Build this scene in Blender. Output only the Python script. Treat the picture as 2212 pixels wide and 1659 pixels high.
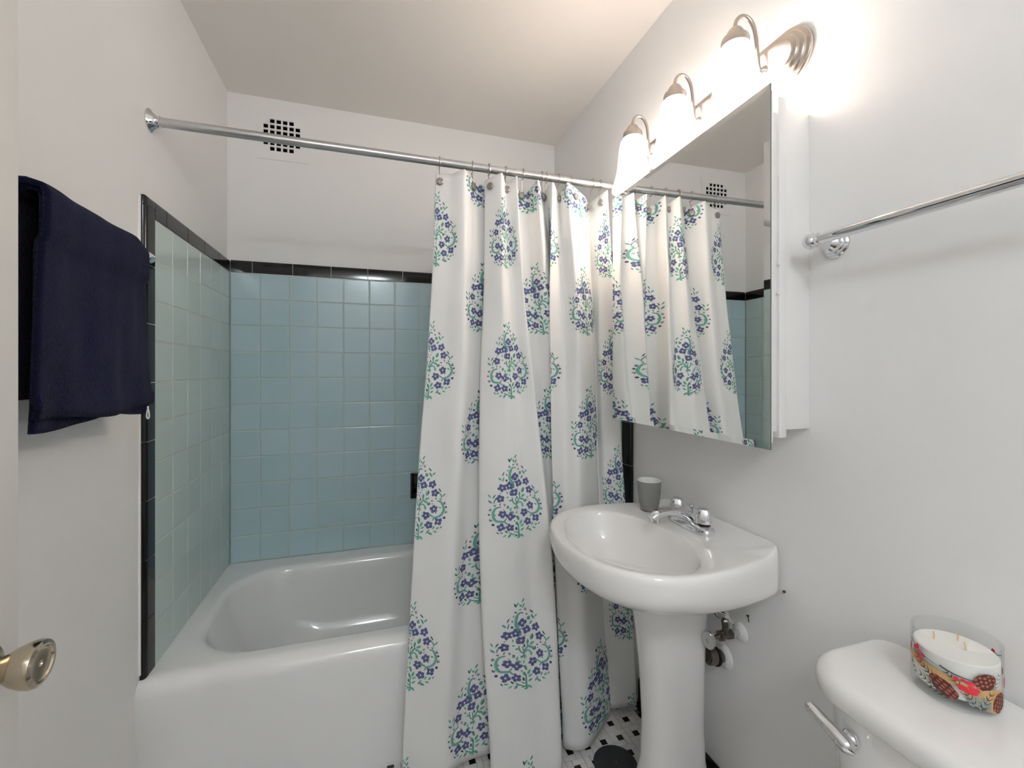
import bpy, bmesh, math, random
from mathutils import Vector
random.seed(7)
for o in list(bpy.data.objects): bpy.data.objects.remove(o)
S = bpy.context.scene
COL = S.collection
sin, cos, pi = math.sin, math.cos, math.pi

# ------------------------------------------------------------------ camera
YAW = 0.30674
CAM = Vector((0.5589, -2.0869, 1.165))
cd = bpy.data.cameras.new('camera'); cam = bpy.data.objects.new('camera', cd); COL.objects.link(cam)
cam.location = CAM; cam.rotation_euler = (pi/2, 0, -YAW)
cd.sensor_width = 36; cd.lens = 953.6/2212*36; cd.shift_y = -27.75/2212; cd.clip_start = 0.02
S.camera = cam
# ------------------------------------------------------------------ world, exposure
W = bpy.data.worlds.new('hall_light'); S.world = W; W.use_nodes = True
bg = W.node_tree.nodes['Background']; bg.inputs[0].default_value = (0.86, 0.93, 1.0, 1); bg.inputs[1].default_value = 0.3
S.view_settings.view_transform = 'Standard'; S.view_settings.look = 'None'
S.view_settings.use_curve_mapping = False
S.cycles.use_light_tree = False; S.cycles.max_bounces = 12; S.cycles.diffuse_bounces = 7
S.view_settings.gamma = 1; S.view_settings.exposure = 0.0
LAMP_STRENGTH = 11.8
BULB_STRENGTH = 90.0
FILL_STRENGTH = 53.0  # strength of the fill dome added behind the viewpoint
FILL_COLOR = (0.88, 0.95, 1.0, 1)
LAMP_COLOR = (1.0, 0.915, 0.85, 1)

# ------------------------------------------------------------------ materials
MATS = {}
def srgb(r, g, b):
    def f(c):
        c /= 255
        return c/12.92 if c <= 0.04045 else ((c+0.055)/1.055)**2.4
    return (f(r), f(g), f(b), 1)
def mat(name, col, rough=0.5, metal=0.0, noise=None, bump=None, rand=0.0, spec=0.5, coat=0.0, trans=0.0, ior=1.45, emit=None, sheen=0.0, sss=0.0):
    m = bpy.data.materials.new(name); m.use_nodes = True; MATS[name] = m
    nt = m.node_tree; N = nt.nodes; Lk = nt.links
    b = N['Principled BSDF']
    b.inputs['Base Color'].default_value = col
    b.inputs['Roughness'].default_value = rough
    b.inputs['Metallic'].default_value = metal
    b.inputs['Specular IOR Level'].default_value = spec
    b.inputs['Coat Weight'].default_value = coat
    b.inputs['Transmission Weight'].default_value = trans
    b.inputs['IOR'].default_value = ior
    b.inputs['Sheen Weight'].default_value = sheen
    b.inputs['Subsurface Weight'].default_value = sss
    if sss: b.inputs['Subsurface Radius'].default_value = (0.01, 0.008, 0.006)
    if emit:
        b.inputs['Emission Color'].default_value = emit[0]; b.inputs['Emission Strength'].default_value = emit[1]
    tc = None
    src = None
    if noise:                                    # (scale, amount)
        tc = N.new('ShaderNodeTexCoord'); nz = N.new('ShaderNodeTexNoise')
        nz.inputs['Scale'].default_value = noise[0]; nz.inputs['Detail'].default_value = 1.0
        Lk.new(tc.outputs['Object'], nz.inputs['Vector'])
        mx = N.new('ShaderNodeMix'); mx.data_type = 'RGBA'
        a = noise[1]
        mx.inputs[6].default_value = tuple(c*(1-a) for c in col[:3])+(1,)
        mx.inputs[7].default_value = tuple(min(1, c*(1+a)) for c in col[:3])+(1,)
        Lk.new(nz.outputs['Fac'], mx.inputs[0]); src = mx.outputs[2]
    if rand:
        oi = N.new('ShaderNodeObjectInfo'); hs = N.new('ShaderNodeHueSaturation')
        mr = N.new('ShaderNodeMapRange'); mr.inputs['To Min'].default_value = 1-rand; mr.inputs['To Max'].default_value = 1+rand
        mh = N.new('ShaderNodeMapRange'); mh.inputs['To Min'].default_value = 0.5-rand*0.25; mh.inputs['To Max'].default_value = 0.5+rand*0.25
        Lk.new(oi.outputs['Random'], mr.inputs['Value']); Lk.new(oi.outputs['Random'], mh.inputs['Value'])
        Lk.new(mr.outputs[0], hs.inputs['Value']); Lk.new(mh.outputs[0], hs.inputs['Hue'])
        if src: Lk.new(src, hs.inputs['Color'])
        else: hs.inputs['Color'].default_value = col
        src = hs.outputs[0]
    if src: Lk.new(src, b.inputs['Base Color'])
    if bump:                                     # (scale, strength, distance)
        t2 = N.new('ShaderNodeTexCoord'); n2 = N.new('ShaderNodeTexNoise'); bp = N.new('ShaderNodeBump')
        n2.inputs['Scale'].default_value = bump[0]; n2.inputs['Detail'].default_value = 1.0
        bp.inputs['Strength'].default_value = bump[1]; bp.inputs['Distance'].default_value = bump[2]
        Lk.new(t2.outputs['Object'], n2.inputs['Vector']); Lk.new(n2.outputs['Fac'], bp.inputs['Height'])
        Lk.new(bp.outputs[0], b.inputs['Normal'])
    return m
M = MATS
mat('wall_paint', srgb(237, 236, 235), 0.75, noise=(2.5, 0.012))
mat('ceiling_paint', srgb(240, 235, 230), 0.85, noise=(2.0, 0.012))
mat('door_paint', srgb(226, 224, 220), 0.4, bump=(25, 0.04, 0.001))
mat('teal_tile', srgb(192, 208, 205), 0.16, rand=0.03, noise=(6, 0.02), bump=(9, 0.05, 0.002))
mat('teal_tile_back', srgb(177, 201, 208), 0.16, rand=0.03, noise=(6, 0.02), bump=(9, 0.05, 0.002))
mat('black_tile', srgb(16, 15, 15), 0.1, noise=(20, 0.1), bump=(12, 0.05, 0.001))
mat('grout', srgb(196, 198, 186), 0.85, noise=(60, 0.06))
mat('floor_white', srgb(214, 212, 210), 0.25, rand=0.03)
mat('wood_floor', srgb(96, 66, 44), 0.35, noise=(14, 0.25))
mat('floor_black', srgb(12, 12, 12), 0.25, rand=0.05)
mat('floor_grout', srgb(118, 106, 100), 0.9, noise=(80, 0.15))
mat('enamel', srgb(232, 232, 231), 0.12, coat=0.4, noise=(3, 0.008))
mat('ceramic', srgb(236, 234, 232), 0.07, coat=0.5, noise=(3, 0.008))
mat('cabinet_white', srgb(232, 230, 228), 0.35, noise=(5, 0.01))
mat('mirror', (0.86, 0.87, 0.86, 1), 0.0, 1.0)
mat('mirror_edge', srgb(120, 124, 124), 0.15, 0.8)
mat('chrome', srgb(225, 226, 228), 0.06, 1.0)
mat("rod_metal", srgb(200, 200, 200), 0.30, 1.0, noise=(40, 0.03))
mat('brushed_nickel', srgb(196, 186, 176), 0.28, 1.0, noise=(90, 0.05))
mat('knob_metal', srgb(200, 188, 168), 0.16, 1.0, noise=(30, 0.1))
mat('button_grey', srgb(150, 143, 138), 0.38, 0.55, noise=(60, 0.06))
mat('dark_metal', srgb(84, 84, 86), 0.42, 0.85, noise=(25, 0.12))
mat('drain_metal', srgb(120, 112, 104), 0.3, 0.9, noise=(30, 0.25))
mat('rubber_black', srgb(20, 18, 16), 0.6, noise=(30, 0.1))
mat('cloth', srgb(243, 243, 242), 0.62, noise=(14, 0.012), bump=(9, 0.10, 0.006), sheen=0.05)
def add_translucent(name, fac, col):
    nt = M[name].node_tree; N = nt.nodes; out = N['Material Output']; b = N['Principled BSDF']
    tr_ = N.new('ShaderNodeBsdfTranslucent'); tr_.inputs[0].default_value = col
    mx = N.new('ShaderNodeMixShader'); mx.inputs[0].default_value = fac
    nt.links.new(b.outputs[0], mx.inputs[1]); nt.links.new(tr_.outputs[0], mx.inputs[2]); nt.links.new(mx.outputs[0], out.inputs[0])
def thin_glass(name):
    nt = M[name].node_tree; N = nt.nodes; out = N['Material Output']
    tr_ = N.new('ShaderNodeBsdfTransparent'); tr_.inputs[0].default_value = (0.97, 0.98, 0.98, 1)
    gl = N.new('ShaderNodeBsdfGlossy'); gl.inputs['Roughness'].default_value = 0.02
    lw = N.new('ShaderNodeLayerWeight'); lw.inputs[0].default_value = 0.5
    pw = N.new('ShaderNodeMath'); pw.operation = 'POWER'; pw.inputs[1].default_value = 4.0
    ml = N.new('ShaderNodeMath'); ml.operation = 'MULTIPLY_ADD'; ml.inputs[1].default_value = 0.35; ml.inputs[2].default_value = 0.015
    mx = N.new('ShaderNodeMixShader')
    nt.links.new(lw.outputs['Facing'], pw.inputs[0]); nt.links.new(pw.outputs[0], ml.inputs[0]); nt.links.new(ml.outputs[0], mx.inputs[0])
    nt.links.new(tr_.outputs[0], mx.inputs[1]); nt.links.new(gl.outputs[0], mx.inputs[2]); nt.links.new(mx.outputs[0], out.inputs[0])
add_translucent('cloth', 0.22, srgb(240, 238, 234))
mat('print_blue', srgb(92, 98, 140), 0.65, noise=(120, 0.18))
mat('print_navy', srgb(70, 74, 112), 0.65, noise=(120, 0.15))
mat('print_green', srgb(100, 172, 152), 0.65, noise=(100, 0.2))
mat('print_dark', srgb(58, 74, 84), 0.65, noise=(120, 0.15))
mat('print_pale', srgb(205, 214, 218), 0.65, noise=(120, 0.05))
mat('terry', srgb(25, 27, 53), 1.0, noise=(220, 0.35), bump=(420, 0.9, 0.003), sheen=0.06, spec=0.05)
mat('tag_white', srgb(225, 225, 222), 0.7, noise=(90, 0.04))
mat('tag_green', srgb(70, 110, 70), 0.7, noise=(90, 0.04))
mat('cup_grey', srgb(128, 127, 126), 0.55, noise=(30, 0.03))
mat('cup_white', srgb(232, 232, 230), 0.3, noise=(30, 0.01))
mat('glass', (1, 1, 1, 1), 0.0, trans=1.0, ior=1.14, noise=None)
thin_glass('glass')
mat('wax', srgb(240, 236, 230), 0.5, sss=0.3, noise=(30, 0.01))
mat('wick', srgb(220, 196, 160), 0.9, noise=(60, 0.1))
mat('deco_red', srgb(214, 44, 66), 0.5, noise=(80, 0.12))
mat('deco_brown', srgb(88, 40, 38), 0.5, noise=(90, 0.3))
mat('deco_rust', srgb(160, 90, 70), 0.5, noise=(90, 0.2))
mat('deco_tan', srgb(198, 158, 104), 0.6, noise=(60, 0.2))
mat('deco_pine', srgb(66, 72, 68), 0.6, noise=(90, 0.3))
mat('deco_sage', srgb(140, 148, 140), 0.6, noise=(90, 0.15))
mat('vent_dark', srgb(14, 12, 11), 0.9, noise=(20, 0.2))
mat('nail', srgb(96, 70, 52), 0.5, 0.7, noise=(60, 0.2))
mat('fill_glow', srgb(250, 250, 250), 0.4, emit=(FILL_COLOR, FILL_STRENGTH))
mat('bulb_glow', srgb(255, 250, 244), 0.4, emit=(LAMP_COLOR, BULB_STRENGTH))
mat('shade_glow', srgb(255, 246, 234), 0.4, emit=(LAMP_COLOR, LAMP_STRENGTH))

# ------------------------------------------------------------------ helpers
def link(o, parent=None):
    COL.objects.link(o)
    if parent is not None: o.parent = parent
    return o
def root_loc(o):
    v = Vector((0, 0, 0))
    while o is not None:
        v += o.location; o = o.parent
    return v
def empty(name, loc, label=None, cat=None, group=None):
    o = bpy.data.objects.new(name, None); o.location = loc; o.empty_display_size = 0.02; COL.objects.link(o)
    return tag(o, label, cat, group)
def tag(o, label=None, cat=None, group=None, kind=None):
    if label: o['label'] = label
    if cat: o['category'] = cat
    if group: o['group'] = group
    if kind: o['kind'] = kind
    return o
class MB:
    """collects geometry in world coordinates"""
    def __init__(s): s.v = []; s.f = []; s.m = []; s.cur = 0
    def add(s, vs, fs):
        n = len(s.v); s.v += [tuple(p) for p in vs]
        for f in fs: s.f.append(tuple(i+n for i in f)); s.m.append(s.cur)
        return s
    def box(s, x0, x1, y0, y1, z0, z1):
        vs = [(x, y, z) for z in (z0, z1) for y in (y0, y1) for x in (x0, x1)]
        return s.add(vs, [(0, 2, 3, 1), (4, 5, 7, 6), (0, 1, 5, 4), (2, 6, 7, 3), (0, 4, 6, 2), (1, 3, 7, 5)])
    def loft(s, rings, closed=True, cap0=True, cap1=True, flip=False):
        n = len(rings[0]); vs = [p for r in rings for p in r]; fs = []
        for i in range(len(rings)-1):
            for j in range(n if closed else n-1):
                a, b = i*n+j, i*n+(j+1) % n
                f = (a, b, b+n, a+n)
                fs.append(f[::-1] if flip else f)
        if cap0: fs.append(tuple(range(n))[::-1] if not flip else tuple(range(n)))
        if cap1:
            k = (len(rings)-1)*n; fs.append(tuple(range(k, k+n)) if not flip else tuple(range(k, k+n))[::-1])
        return s.add(vs, fs)
    def lathe(s, prof, c=(0, 0, 0), axis=(0, 0, 1), seg=28, cap0=True, cap1=True):
        ax = Vector(axis).normalized(); t = Vector((1, 0, 0)) if abs(ax.x) < 0.8 else Vector((0, 1, 0))
        e1 = ax.cross(t).normalized(); e2 = ax.cross(e1); c = Vector(c)
        rings = [[c+ax*h+(e1*cos(2*pi*k/seg)+e2*sin(2*pi*k/seg))*r for k in range(seg)] for r, h in prof]
        return s.loft(rings, True, cap0, cap1)
    def tube(s, pts, r, seg=12, cap=True):
        pts = [Vector(p) for p in pts]; rings = []; up = None
        for i, p in enumerate(pts):
            d = (pts[min(i+1, len(pts)-1)]-pts[max(i-1, 0)]).normalized()
            if up is None:
                up = Vector((0, 0, 1)) if abs(d.z) < 0.9 else Vector((1, 0, 0))
            e1 = (up-d*up.dot(d)).normalized(); up = e1; e2 = d.cross(e1)
            rr = r[i] if isinstance(r, (list, tuple)) else r
            rings.append([p+(e1*cos(2*pi*k/seg)+e2*sin(2*pi*k/seg))*rr for k in range(seg)])
        return s.loft(rings, True, cap, cap)
    def sphere(s, c, r, seg=16, rings=10, sc=(1, 1, 1)):
        R = []
        for i in range(1, rings):
            a = pi*i/rings
            R.append([(c[0]+sc[0]*r*sin(a)*cos(2*pi*k/seg), c[1]+sc[1]*r*sin(a)*sin(2*pi*k/seg), c[2]-sc[2]*r*cos(a)) for k in range(seg)])
        return s.loft(R)
    def build(s, name, mats, parent=None, smooth=True, bevel=0.0, seg=2, auto=35, subsurf=0):
        off = root_loc(parent) if parent is not None else Vector((0, 0, 0))
        me = bpy.data.meshes.new(name)
        me.from_pydata([(p[0]-off.x, p[1]-off.y, p[2]-off.z) for p in s.v], [], s.f)
        bm = bmesh.new(); bm.from_mesh(me)
        bmesh.ops.recalc_face_normals(bm, faces=bm.faces)
        if bevel:
            es = [e for e in bm.edges if len(e.link_faces) == 2 and e.calc_face_angle(0) > math.radians(auto)]
            bmesh.ops.bevel(bm, geom=es, offset=bevel, segments=seg, profile=0.5, affect='EDGES', clamp_overlap=True)
        bm.to_mesh(me); bm.free()
        ms = mats if isinstance(mats, (list, tuple)) else [mats]
        for m in ms: me.materials.append(M[m])
        if len(ms) > 1 and not bevel:
            for p, k in zip(me.polygons, s.m): p.material_index = k
        if smooth:
            me.polygons.foreach_set('use_smooth', [True]*len(me.polygons))
            try: me.set_sharp_from_angle(angle=math.radians(auto))
            except Exception: pass
        o = bpy.data.objects.new(name, me); link(o, parent)
        if subsurf:
            md = o.modifiers.new('smooth', 'SUBSURF'); md.levels = subsurf; md.render_levels = subsurf
        return o
def catmull(pts, n, tens=1.0):
    """points -> n samples a segment; tens 0 = straight, 1 = full Catmull-Rom"""
    P = [Vector(p) for p in pts]; out = []
    for i in range(len(P)-1):
        p0 = P[max(i-1, 0)]; p1 = P[i]; p2 = P[i+1]; p3 = P[min(i+2, len(P)-1)]
        for k in range(n):
            t = k/n
            c = 0.5*((2*p1)+(p2-p0)*t+(2*p0-5*p1+4*p2-p3)*t*t+(3*p1-p0-3*p2+p3)*t**3)
            l = p1.lerp(p2, t); out.append(l.lerp(c, tens))
    out.append(P[-1].copy()); return out
def interp(x, xs, ys):
    if x <= xs[0]: return ys[0]
    for i in range(len(xs)-1):
        if x <= xs[i+1]:
            t = (x-xs[i])/(xs[i+1]-xs[i]); return ys[i]+(ys[i+1]-ys[i])*t
    return ys[-1]
def smooth01(t):
    t = max(0.0, min(1.0, t)); return t*t*(3-2*t)

# ------------------------------------------------------------------ dimensions (metres)
XL, XR, YB, ZC, YF = -0.014, 1.454, 0.015, 2.325, -3.35     # plaster faces
T = 0.1095                                                   # wall tile pitch
ZT = 1.574                                                   # top of the blue tiles
ZRIM = 0.370                                                 # tub rim
XT = XR-0.018                                                # right tile face
TRY0, TRY1 = -0.6605, -0.711                                 # black edge tiles, inner and outer

# ================================================================== SETTING
floor = tag(MB().box(XL-0.1, XR+0.1, YF-0.1, YB+0.1, -0.06, -0.0025).build('floor', 'floor_grout', smooth=False), kind='structure')
tag(MB().box(XL, XR, YF, -2.15, -0.0025, 0.002).build('floor_hall', 'wood_floor', smooth=False), kind='structure')  # unseen hall floor, added in dark wood to cut light bounced from below
tag(MB().box(XL-0.1, XR+0.1, YF-0.1, YB+0.1, ZC, ZC+0.08).build('ceiling', 'ceiling_paint', smooth=False), kind='structure')
wl = tag(MB().box(XL-0.1, XL, YF-0.1, YB+0.1, 0, ZC).build('wall_left', 'wall_paint', smooth=False), kind='structure')
wr = tag(MB().box(XR, XR+0.1, YF-0.1, YB+0.1, 0, ZC).build('wall_right', 'wall_paint', smooth=False), kind='structure')
VX0, VX1, VZ0, VZ1 = 0.112, 0.270, 2.096, 2.246             # duct opening in the back wall
m = MB(); m.box(XL, VX0, YB, YB+0.1, 0, ZC); m.box(VX1, XR, YB, YB+0.1, 0, ZC)
m.box(VX0, VX1, YB, YB+0.1, 0, VZ0); m.box(VX0, VX1, YB, YB+0.1, VZ1, ZC)
wb = tag(m.build('wall_back', 'wall_paint', smooth=False), kind='structure')
m = MB().box(XL, XR, YF-0.1, YF, 0, ZC)
tag(m.build('wall_front', 'wall_paint', smooth=False), kind='structure')

# ---- wall tile: cushion-edged tile, one shared mesh for each wall
def tile_mesh(name, w, h, th, matname, orient, cush=0.0022):
    """orient: 'back' face -y, 'left' face +x, 'right' face -x, 'floor' face +z ; centred, back at 0"""
    prof = [(0, 0), (0, th-cush*0.8), (cush*0.45, th-cush*0.25), (cush*1.4, th)]
    vs = []; fs = []
    for ins, d in prof:
        a, b = w/2-ins, h/2-ins
        for (p, q) in ((-a, -b), (a, -b), (a, b), (-a, b)):
            vs.append({'back': (p, -d, q), 'left': (d, -p, q), 'right': (-d, p, q), 'floor': (p, q, d)}[orient])
    for i in range(3):
        for j in range(4):
            a = i*4+j; b = i*4+(j+1) % 4; fs.append((a, b, b+4, a+4))
    fs.append((12, 13, 14, 15))
    me = bpy.data.meshes.new(name); me.from_pydata(vs, [], fs); me.materials.append(M[matname])
    bm = bmesh.new(); bm.from_mesh(me); bmesh.ops.recalc_face_normals(bm, faces=bm.faces); bm.to_mesh(me); bm.free()
    return me
def place(name, me, loc, parent):
    o = bpy.data.objects.new(name, me); o.location = loc; link(o, parent); return o
G = 0.0024
TH = 0.0075
# grout beds
MB().box(0.0, XT, 0.0016, YB, ZRIM-0.02, ZT+0.046).build('grout_bed', 'grout', wb, smooth=False)
MB().box(XL, -0.0016, TRY1+0.012, 0.0, ZRIM-0.02, ZT+0.046).build('grout_bed', 'grout', wl, smooth=False)
MB().box(XT+0.0016, XR, TRY1+0.012, 0.0, ZRIM-0.02, ZT+0.046).build('grout_bed', 'grout', wr, smooth=False)
tb = tile_mesh('back_tile', T-G, T-G, TH, 'teal_tile_back', 'back')
tl = tile_mesh('left_tile', T-G, T-G, TH, 'teal_tile', 'left')
tr = tile_mesh('right_tile', T-G, T-G, TH, 'teal_tile', 'right')
ncol = int(XT/T)
rest = XT-ncol*T
tbc = tile_mesh('back_tile_cut', max(0.01, rest-G), T-G, TH, 'teal_tile_back', 'back')
def jit(): return random.uniform(-0.0004, 0.0004)
for r in range(11):
    z = ZT-(r+0.5)*T
    for c in range(ncol): place('tile', tb, ((c+0.5)*T, TH+jit(), z), wb)
    if rest > 0.015: place('tile', tbc, (ncol*T+rest/2, TH+jit(), z), wb)
    for c in range(6):
        place('tile', tl, (-TH+jit(), -(c+0.5)*T-0.001, z), wl)
        place('tile', tr, (XT+TH+jit(), -(c+0.5)*T-0.001, z), wr)
# ---- black bullnose trim tiles
def bull(n=6, w=0.0505, dep=0.0135, r=0.011):
    """profile (distance along face, depth behind face), rounded at the outer edge"""
    pr = [(0.0, dep), (0.0, 0.0008), (0.0008, 0.0)]
    for k in range(n+1):
        a = pi/2*k/n; pr.append((w-r+r*sin(a), r-r*cos(a)))
    pr.append((w, dep)); return pr
def extrude(prof3d0, prof3d1): return [prof3d0, prof3d1]
def trim_back(x0, x1):
    p = bull(); g = 0.0012
    rings = [[(x, d-0.001, ZT+0.0018+a) for a, d in p] for x in (x0+g, x1-g)]
    MB().loft(rings).build('trim_tile', 'black_tile', wb)
def trim_side_top(side, y0, y1, parent):
    p = bull(); g = 0.0012
    rings = [[((-d+0.001) if side < 0 else (XT+d-0.001), y, ZT+0.0018+a) for a, d in p] for y in (y0-g, y1+g)]
    MB().loft(rings).build('trim_tile', 'black_tile', parent)
def trim_side_vert(side, z0, z1, parent):
    p = bull(dep=0.0145); g = 0.0013
    rings = [[((-d+0.001) if side < 0 else (XT+d-0.001), TRY0-a, z) for a, d in p] for z in (z0+g, z1-g)]
    MB().loft(rings).build('trim_tile', 'black_tile', parent)
xb = [0.001, 0.081]
while xb[-1]+0.153 < XT: xb.append(xb[-1]+0.153)
xb.append(XT-0.001)
for a, b in zip(xb, xb[1:]): trim_back(a, b)
for sd, par in ((-1, wl), (1, wr)):
    yb = [-0.001, -0.142, -0.290, -0.437, -0.590, -0.6605]
    for a, b in zip(yb, yb[1:]): trim_side_top(sd, a, b, par)
    zz = 1.5985
    zl = [zz]
    while zl[-1] > ZRIM+0.02: zl.append(max(ZRIM-0.005, zl[-1]-0.1545))
    for a, b in zip(zl, zl[1:]): trim_side_vert(sd, b, a, par)
    # the rounded corner piece on top of the edge column
    p = bull(dep=0.0145); rings = []
    R = 0.011
    for k in range(7):
        t = k/6*pi/2
        zc = ZT+0.0518-R+R*sin(t); ins = R-R*cos(t)
        rings.append([((-max(d, 0)+0.001-(ins*0.9 if d < 0.006 else 0)) if sd < 0 else (XT+max(d, 0)-0.001+(ins*0.9 if d < 0.006 else 0)),
                       TRY0-min(a, 0.0505-ins), zc) for a, d in p])
    rings.insert(0, [((-d+0.001) if sd < 0 else (XT+d-0.001), TRY0-a, 1.5998) for a, d in p])
    MB().loft(rings).build('trim_tile', 'black_tile', par)
# ragged paint / caulk line beside the left black edge
m = MB(); rings = []
for k in range(40):
    z = ZRIM+0.01+(1.61-ZRIM)*k/39; w = 0.0045+random.uniform(-0.0012, 0.0022); y = TRY1-0.0002
    rings.append([(XL-0.001, y+0.003, z), (XL+0.004, y+0.001, z), (XL+0.003, y-w*0.6, z), (XL-0.001, y-w, z)])
m.loft(rings).build('caulk_bead', 'wall_paint', wl)

# ---- black baseboard tiles on the right wall
bbr = MB().box(XR-0.004, XR, -2.14, -0.748, 0.0, 0.092).build('baseboard_right', 'grout', smooth=False); tag(bbr, kind='structure')
def base_tile(y0, y1):
    pr = [(0.0, 0.0), (0.0, 0.094), (0.004, 0.097), (0.0085, 0.0955), (0.0115, 0.090), (0.012, 0.03), (0.015, 0.012), (0.022, 0.002), (0.024, 0.0)]
    MB().loft([[(XR-d, y, z) for d, z in pr] for y in (y0-0.0011, y1+0.0011)]).build('base_tile', 'black_tile', bbr)
y = -0.752
while y > -2.1:
    base_tile(y, y-0.153); y -= 0.153

# ---- floor mosaic: pinwheel of 2:1 white tiles around black squares
P3 = 0.0583; Q = P3/3; OX, OY = 1.310, -0.853
fg = 0.0011
fm_h = tile_mesh('mosaic_h', 2*Q-fg, Q-fg, 0.004, 'floor_white', 'floor', 0.0007)
fm_v = tile_mesh('mosaic_v', Q-fg, 2*Q-fg, 0.004, 'floor_white', 'floor', 0.0007)
fm_d = tile_mesh('mosaic_d', Q-fg, Q-fg, 0.004, 'floor_black', 'floor', 0.0007)
def to_px(p):
    d = Vector(p)-CAM; c, s = cos(YAW), sin(YAW)
    xr = d.x*c-d.y*s; fw = d.x*s+d.y*c
    if fw < 0.05: return (-9999, -9999)
    return (1106+953.6*xr/fw, 801.75-953.6*d.z/fw)
rest_m = MB(); nind = 0
for i in range(-26, 4):
    for j in range(-24, 3):
        cx, cy = OX+i*P3, OY+j*P3
        if cx > XR+0.03 or cx < XL-0.05 or cy > -0.70 or cy < YF-0.05: continue
        px = to_px((cx, cy, 0))
        near = 1195 < px[0] < 1425 and 1490 < px[1] < 1690
        cells = [(fm_d, 0, 0, Q, Q, 'black'), (fm_h, -Q/2, -Q, 2*Q, Q, 'w'), (fm_v, Q, -Q/2, Q, 2*Q, 'w'), (fm_h, Q/2, Q, 2*Q, Q, 'w'), (fm_v, -Q, Q/2, Q, 2*Q, 'w')]
        for me, dx, dy, w, h, kd in cells:
            X, Y = cx+dx, cy+dy
            if X+w/2 > XR-0.004 or X-w/2 < XL or Y+h/2 > -0.70 or Y-h/2 < -2.15: continue
            if near:
                place('tile', me, (X, Y, -0.0025), floor); nind += 1
            else:
                rest_m.cur = 1 if kd == 'black' else 0
                a, b = w/2-fg/2, h/2-fg/2
                rest_m.add([(X-a, Y-b, -0.0025), (X+a, Y-b, -0.0025), (X+a, Y+b, -0.0025), (X-a, Y+b, -0.0025),
                            (X-a, Y-b, 0.001), (X+a, Y-b, 0.001), (X+a, Y+b, 0.001), (X-a, Y+b, 0.001)],
                           [(4, 5, 6, 7), (0, 1, 5, 4), (1, 2, 6, 5), (2, 3, 7, 6), (3, 0, 4, 7)])
o = rest_m.build('mosaic_field', ['floor_white', 'floor_black'], floor, smooth=False); o['kind'] = 'stuff'

# ---- door with knob, standing open along the left wall
dr = MB().box(0.088, 0.125, -2.075, -1.3525, 0.012, 2.03).build('door_1', 'door_paint', None, bevel=0.002); tag(dr, kind='structure')
kc = (0.125, -1.416, 0.817)
ro = MB().lathe([(0.030, 0.0), (0.031, 0.003), (0.027, 0.008), (0.017, 0.010), (0.0155, 0.014)], kc, (1, 0, 0), 32).build('rosette', 'knob_metal', dr)
kb = MB().lathe([(0.0125, 0.010), (0.0130, 0.020), (0.0165, 0.028), (0.0215, 0.036), (0.0255, 0.046), (0.0268, 0.053), (0.0255, 0.0585), (0.0215, 0.0605), (0.0190, 0.0600), (0.0175, 0.0580), (0.0150, 0.0575), (0.0040, 0.0575), (0.0032, 0.0555), (0.0010, 0.0550)], kc, (1, 0, 0), 36).build('knob', 'knob_metal', dr)

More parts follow.
